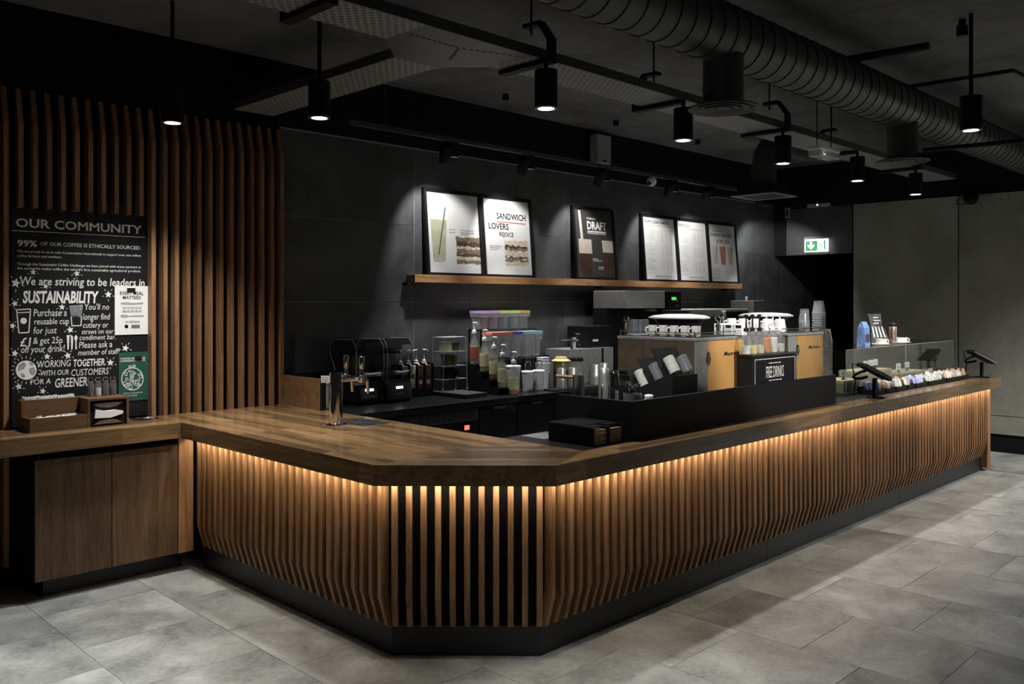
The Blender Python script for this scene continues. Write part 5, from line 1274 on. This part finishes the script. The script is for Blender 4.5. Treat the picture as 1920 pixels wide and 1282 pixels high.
# ================================================================== display case and tills
gY, gX0, gX1, gZ = 2.98, 6.75, 9.19, 1.267
t = thing('display_case', 'long clear glass food display case on the counter', 'display case', (8, 3.2, HC))
xm = (gX0+gX1)/2
MB().box(gX0, xm-.002, gY, gY+.006, HC, gZ).build('front_pane', 'glass_pane', t); MB().box(xm+.002, gX1, gY, gY+.006, HC, gZ).build('front_pane', 'glass_pane', t)
MB().box(gX0, gX0+.006, gY+.007, 3.34, HC, gZ).build('side_pane', 'glass_pane', t); MB().box(gX1-.006, gX1, gY+.007, 3.34, HC, gZ).build('side_pane', 'glass_pane', t)
MB().box(gX0-.002, gX1+.002, gY-.004, 3.345, gZ, gZ+.008).build('top_pane', 'glass_pane', t)
for a, b in (((gX0, gY), (gX1, gY)),): MB().tube([(gX0, gY, gZ+.004), (gX1, gY, gZ+.004)], .0025, 6).build('top_edge', 'edge_acrylic', t)
for x in (gX0, xm, gX1): MB().tube([(x, gY, HC), (x, gY, gZ)], .002, 6).build('pane_edge', 'edge_acrylic', t)
MB().box(gX0+.3, gX0+.32, 3.30, 3.33, HC, gZ).build('post', 'steel', t)
MB().box(gX0+.01, gX1-.01, gY+.01, 3.33, HC-.002, HC+.004).build('floor_plate', 'grey_dark', t)
for k, (a, b, c, d, zz, lab) in enumerate(((6.80, 7.10, 3.02, 3.25, 1.02, 'low pale wooden riser at the left end of the display case'), (7.32, 7.92, 3.08, 3.30, 1.06, 'tall pale wooden riser in the middle of the display case'), (8.02, 8.62, 3.05, 3.26, 1.01, 'lower pale wooden riser in the right half of the display case'))):
    t = thing('wooden_riser', lab, 'riser', ((a+b)/2, (c+d)/2, HC+.004))
    MB().box(a, b, c, d, zz-.02, zz).build('top', 'pale_board', t); MB().box(a, b, c+.005, c+.02, HC+.004, zz-.02).build('front', 'olive_cup', t)
    MB().box(a, a+.015, c+.02, d, HC+.004, zz-.02).build('side', 'olive_cup', t); MB().box(b-.015, b, c+.02, d, HC+.004, zz-.02).build('side', 'olive_cup', t)
tg = [(7.50, 3.14, 1.06), (7.66, 3.16, 1.06), (7.80, 3.18, 1.06), (8.12, 3.1, 1.01), (8.38, 3.12, 1.01), (8.72, 3.06, HC+.004), (8.92, 3.1, HC+.004), (6.92, 3.08, 1.02), (7.18, 3.02, HC+.004)]
tl = ['first on the tall riser', 'second on the tall riser', 'third on the tall riser', 'left on the low right riser', 'right on the low right riser', 'standing near the right end, nearer', 'standing at the far right end', 'on the left end riser', 'standing by the left end riser']
for (x, y, z), l_ in zip(tg, tl):
    t = thing('price_tag', 'small white price tag in the display case, '+l_, 'price tag', (x, y, z), 'price tags in the display case')
    M = Matrix.Translation((x, y, z)) @ Matrix.Rotation(-.4, 4, 'Z')
    MB().box(-.012, .012, -.008, .008, 0, .012, M).build('foot', 'black_soft', t); MB().box(-.003, .003, -.002, .002, .012, .03, M).build('stem', 'black_soft', t); MB().box(-.028, .028, -.0015, .0015, .03, .082, M).build('card', 'paper', t)
    q = MB(); text_into(q, '~2', -.016, .016, .045, .014, lambda u_, v_: M @ Vector((u_, -.0018, v_)), .01); q.build('price_print', 'ink', t)['kind'] = 'stuff'
def packet(x, y, z, w_, h, d, mat, lab, grp, tilt=-.5, rz=0):
    M = Matrix.Translation((x, y, z)) @ Matrix.Rotation(rz, 4, 'Z') @ Matrix.Rotation(tilt, 4, 'X')
    n = 5; vs = []; fs = []
    for i in range(n+1):
        v = i/n; th = d*math.sin(math.pi*min(max(v, .0), 1))**.6
        for a in (-.5, -.25, 0, .25, .5):
            vs.append(M @ Vector((a*w_, -th*(1-(2*a)**2)/2-.0006, v*h)))
    m = 5
    fs += [(i*m+k, i*m+k+1, (i+1)*m+k+1, (i+1)*m+k) for i in range(n) for k in range(m-1)]
    k0 = len(vs)
    for i in range(n+1):
        v = i/n; th = d*math.sin(math.pi*v)**.6
        for a in (-.5, -.25, 0, .25, .5): vs.append(M @ Vector((a*w_, th*(1-(2*a)**2)/2+.0006, v*h)))
    fs += [(k0+i*m+k, k0+(i+1)*m+k, k0+(i+1)*m+k+1, k0+i*m+k+1) for i in range(n) for k in range(m-1)]
    for i in range(n): fs += [(i*m, (i+1)*m, k0+(i+1)*m, k0+i*m), (i*m+m-1, k0+i*m+m-1, k0+(i+1)*m+m-1, (i+1)*m+m-1)]
    fs += [tuple(k0+k for k in range(m))+tuple(reversed(range(m)))]
    fs += [tuple(n*m+k for k in range(m))+tuple(k0+n*m+k for k in reversed(range(m)))]
    o = MB().add(vs, fs).build('snack_packet', mat, None, True); tag(o, lab, 'snack packet', grp); return o
# trays of wrapped snacks before the glass
runs = [(6.92, 7.05, 'bag_navy', 'navy blue'), (7.10, 7.26, 'snack_tan', 'tan biscuit'), (7.31, 7.50, 'snack_clear', 'clear-wrapped cookie'), (7.55, 7.68, 'snack_tan', 'brown caramel'), (7.73, 7.98, 'snack_violet', 'pale violet'), (8.04, 8.44, 'snack_green', 'silvery green'), (8.50, 9.08, 'snack_tan', 'orange-tan wafer')]
for xa, xb, m_, lab in runs:
    t = thing('snack_tray', 'small black tray holding %s packets before the display case' % lab, 'tray', ((xa+xb)/2, 2.88, HC))
    MB().box(xa, xb, 2.80, 2.965, HC, HC+.006).build('bottom', 'black_soft', t); MB().box(xa, xb, 2.80, 2.806, HC+.006, HC+.035).build('front', 'black_soft', t); MB().box(xa, xb, 2.959, 2.965, HC+.006, HC+.05).build('back', 'black_soft', t)
    for x in (xa, xb-.005): MB().box(x, x+.005, 2.806, 2.959, HC+.006, HC+.035).build('side', 'black_soft', t)
    n = max(2, int((xb-xa)/.062)); rp = random.Random(int(xa*100))
    for row, yy in enumerate((2.822, 2.862, 2.90)):
        for k in range(n):
            x = xa+.008+(xb-xa-.016)*(k+.5)/n
            packet(x, yy, HC+.0075, min(.06, (xb-xa-.02)/n), .075+.02*rp.random(), .02, m_ if rp.random() > .42 else 'snack_clear', '%s packet in the %s row of its black tray before the glass' % (lab, ['front', 'middle', 'back'][row]), '%s packets' % lab, -.42+.22*rp.random(), rp.uniform(-.3, .3))
# till terminals
def terminal(x, y, lab):
    t = thing('till_terminal', lab, 'till', (x, y, HC), 'till terminals')
    MB().lathe([(.075, 0), (.075, .006), (.06, .012)], (x, y, HC), 24).build('base', 'black_gloss', t, True)
    MB().box(x-.022, x+.022, y-.012, y+.012, HC+.01, HC+.15).build('post', 'black_soft', t, bevel=.004)
    M = Matrix.Translation((x-.01, y+.0, HC+.2)) @ Matrix.Rotation(math.radians(-45), 4, 'Z') @ Matrix.Rotation(math.radians(28), 4, 'Y')
    MB().box(-.12, .12, -.075, .075, -.016, .016, M).build('case', 'black_soft', t, bevel=.008)
    MB().box(-.11, .075, -.066, .066, .016, .018, M).build('screen', 'black_gloss', t); MB().box(-.118, .118, -.0765, -.075, -.008, .01, M).build('edge_trim', 'steel', t)
    MB().box(.082, .112, -.05, .05, .016, .02, M).build('key_strip', 'grey_plastic', t)
    pts = []
    for k in range(9):
        a = math.radians(-20+k*26); pts.append(M @ Vector((-.06-.065*math.cos(a-1.2), .0, -.055-.06*math.sin(a-.2))))
    MB().tube(pts, .011, 10).build('curved_arm', 'black_soft', t, True)
    MB().tube([M @ Vector((-.115, .03, 0)), M @ Vector((-.16, .05, -.02)), (x-.12, y+.1, HC+.12), (x-.1, y+.12, HC+.012)], .005, 6).build('cable', 'black_soft', t, True)
terminal(6.70, 2.735, 'card terminal on a black stand at the near end of the display case'); terminal(9.24, 2.735, 'card terminal on a black stand at the far end of the counter')
# on top of the case
zT = gZ+.008
x, y = X_(1619, 3.12), 3.12
t = thing('coffee_bag', 'blue foil coffee bag standing on the display case', 'coffee bag', (x, y, zT))
zh = Z_(1619, 603, 3.12)-zT
MB().add([(x-.055, y-.035, zT), (x+.055, y-.035, zT), (x+.055, y+.035, zT), (x-.055, y+.035, zT), (x-.055, y-.03, zT+zh*.75), (x+.055, y-.03, zT+zh*.75), (x+.055, y+.03, zT+zh*.75), (x-.055, y+.03, zT+zh*.75), (x-.05, y-.004, zT+zh), (x+.05, y-.004, zT+zh), (x+.05, y+.004, zT+zh), (x-.05, y+.004, zT+zh)], [(0, 3, 2, 1), (8, 9, 10, 11)]+[(4*j+k, 4*j+(k+1) % 4, 4*j+4+(k+1) % 4, 4*j+4+k) for j in range(2) for k in range(4)]).build('bag', 'bag_blue', t)
MB().box(x-.04, x+.04, y-.037, y-.0355, zT+.03, zT+.10).build('label', 'bag_navy', t)
x, y = X_(1650, 3.25), 3.25; zh = Z_(1645, 588, 3.25)-zT
t = thing('poster_stand', 'dark illustrated display card standing on the glass case', 'display card', (x, y, zT))
M = Matrix.Translation((x, y, zT)) @ Matrix.Rotation(math.radians(-38), 4, 'Z') @ Matrix.Rotation(-.15, 4, 'X')
MB().prism([(-.085, 0), (.095, 0), (.06, zh*.45), (.03, zh*.62), (.03, zh), (-.10, zh), (-.075, zh*.5)], -.004, .004, 'y', M).build('card', 'art_dark', t)
for k, s_ in enumerate(('~11', '~12', '~13')):
    q = MB(); text_into(q, s_, -.05, .0+.02*(k == 1), zh*(.86-.1*k), .016, lambda u_, v_: M @ Vector((u_, -.0048, v_)), .01); q.build('print', 'chalk', t)['kind'] = 'stuff'
for k in range(4):
    MB().prism([(-.06+.035*k, .05), (-.045+.035*k, .05), (-.06+.03*k, .05+.1), (-.07+.03*k, .05+.1)], -.0055, -.0045, 'y', M).build('leaf_drawing', 'chalk', t)
MB().prism([(.005, .012), (.07, .018), (.02, zh*.6)], -.002, .002, 'x', M).build('back_strut', 'black_soft', t)
x, y = X_(1674, 3.2), 3.2; zh = Z_(1674, 601, 3.2)-zT
t = thing('coffee_press', 'rose-steel tumbler with a black lid on the display case', 'tumbler', (x, y, zT))
MB().lathe([(.03, 0), (.034, .01), (.037, zh*.7), (.034, zh*.74)], (x, y, zT), 20).build('body', 'rose_steel', t, True); MB().lathe([(.036, zh*.74), (.036, zh*.84), (.015, zh*.9), (.008, zh)], (x, y, zT), 20).build('lid', 'black_soft', t, True)
MB().tube([(x-.034, y-.01, zT+zh*.68), (x-.06, y-.01, zT+zh*.6), (x-.058, y-.01, zT+zh*.3), (x-.034, y-.01, zT+zh*.2)], .004, 8).build('handle', 'black_soft', t, True)
for px, y, lab, fill in ((1652, 3.06, 'white cup on a saucer before the dark display card', None), (1691, 3.06, 'white cup of coffee beans on a saucer beside the tumbler', 1)):
    x = X_(px, y)
    o = MB().lathe([(.02, 0), (.05, .004), (.078, .012), (.08, .014), (.05, .009), (.02, .006)], (x, y, zT), 28).build('saucer', 'ceramic', None, True); tag(o, 'white saucer under the '+lab.replace(' on a saucer', ''), 'saucer', 'saucers on the display case')
    mug(x, y, zT+.0065, .048, .05, lab, 'cups on saucers on the display case', ang=-.8)
    if fill:
        q = MB(); rb = random.Random(4)
        for k in range(26):
            a = rb.uniform(0, 6.28); rr = .036*math.sqrt(rb.random()); q.lathe([(.001, 0), (.006, .003), (.006, .006), (.001, .009)], (x+rr*math.cos(a), y+rr*math.sin(a), zT+.048+.008*rb.random()), 6)
        q = q.build('coffee_beans', 'black_gloss', None, True); tag(q, 'heap of dark coffee beans in the white cup beside the tumbler', 'coffee beans', kind='stuff')
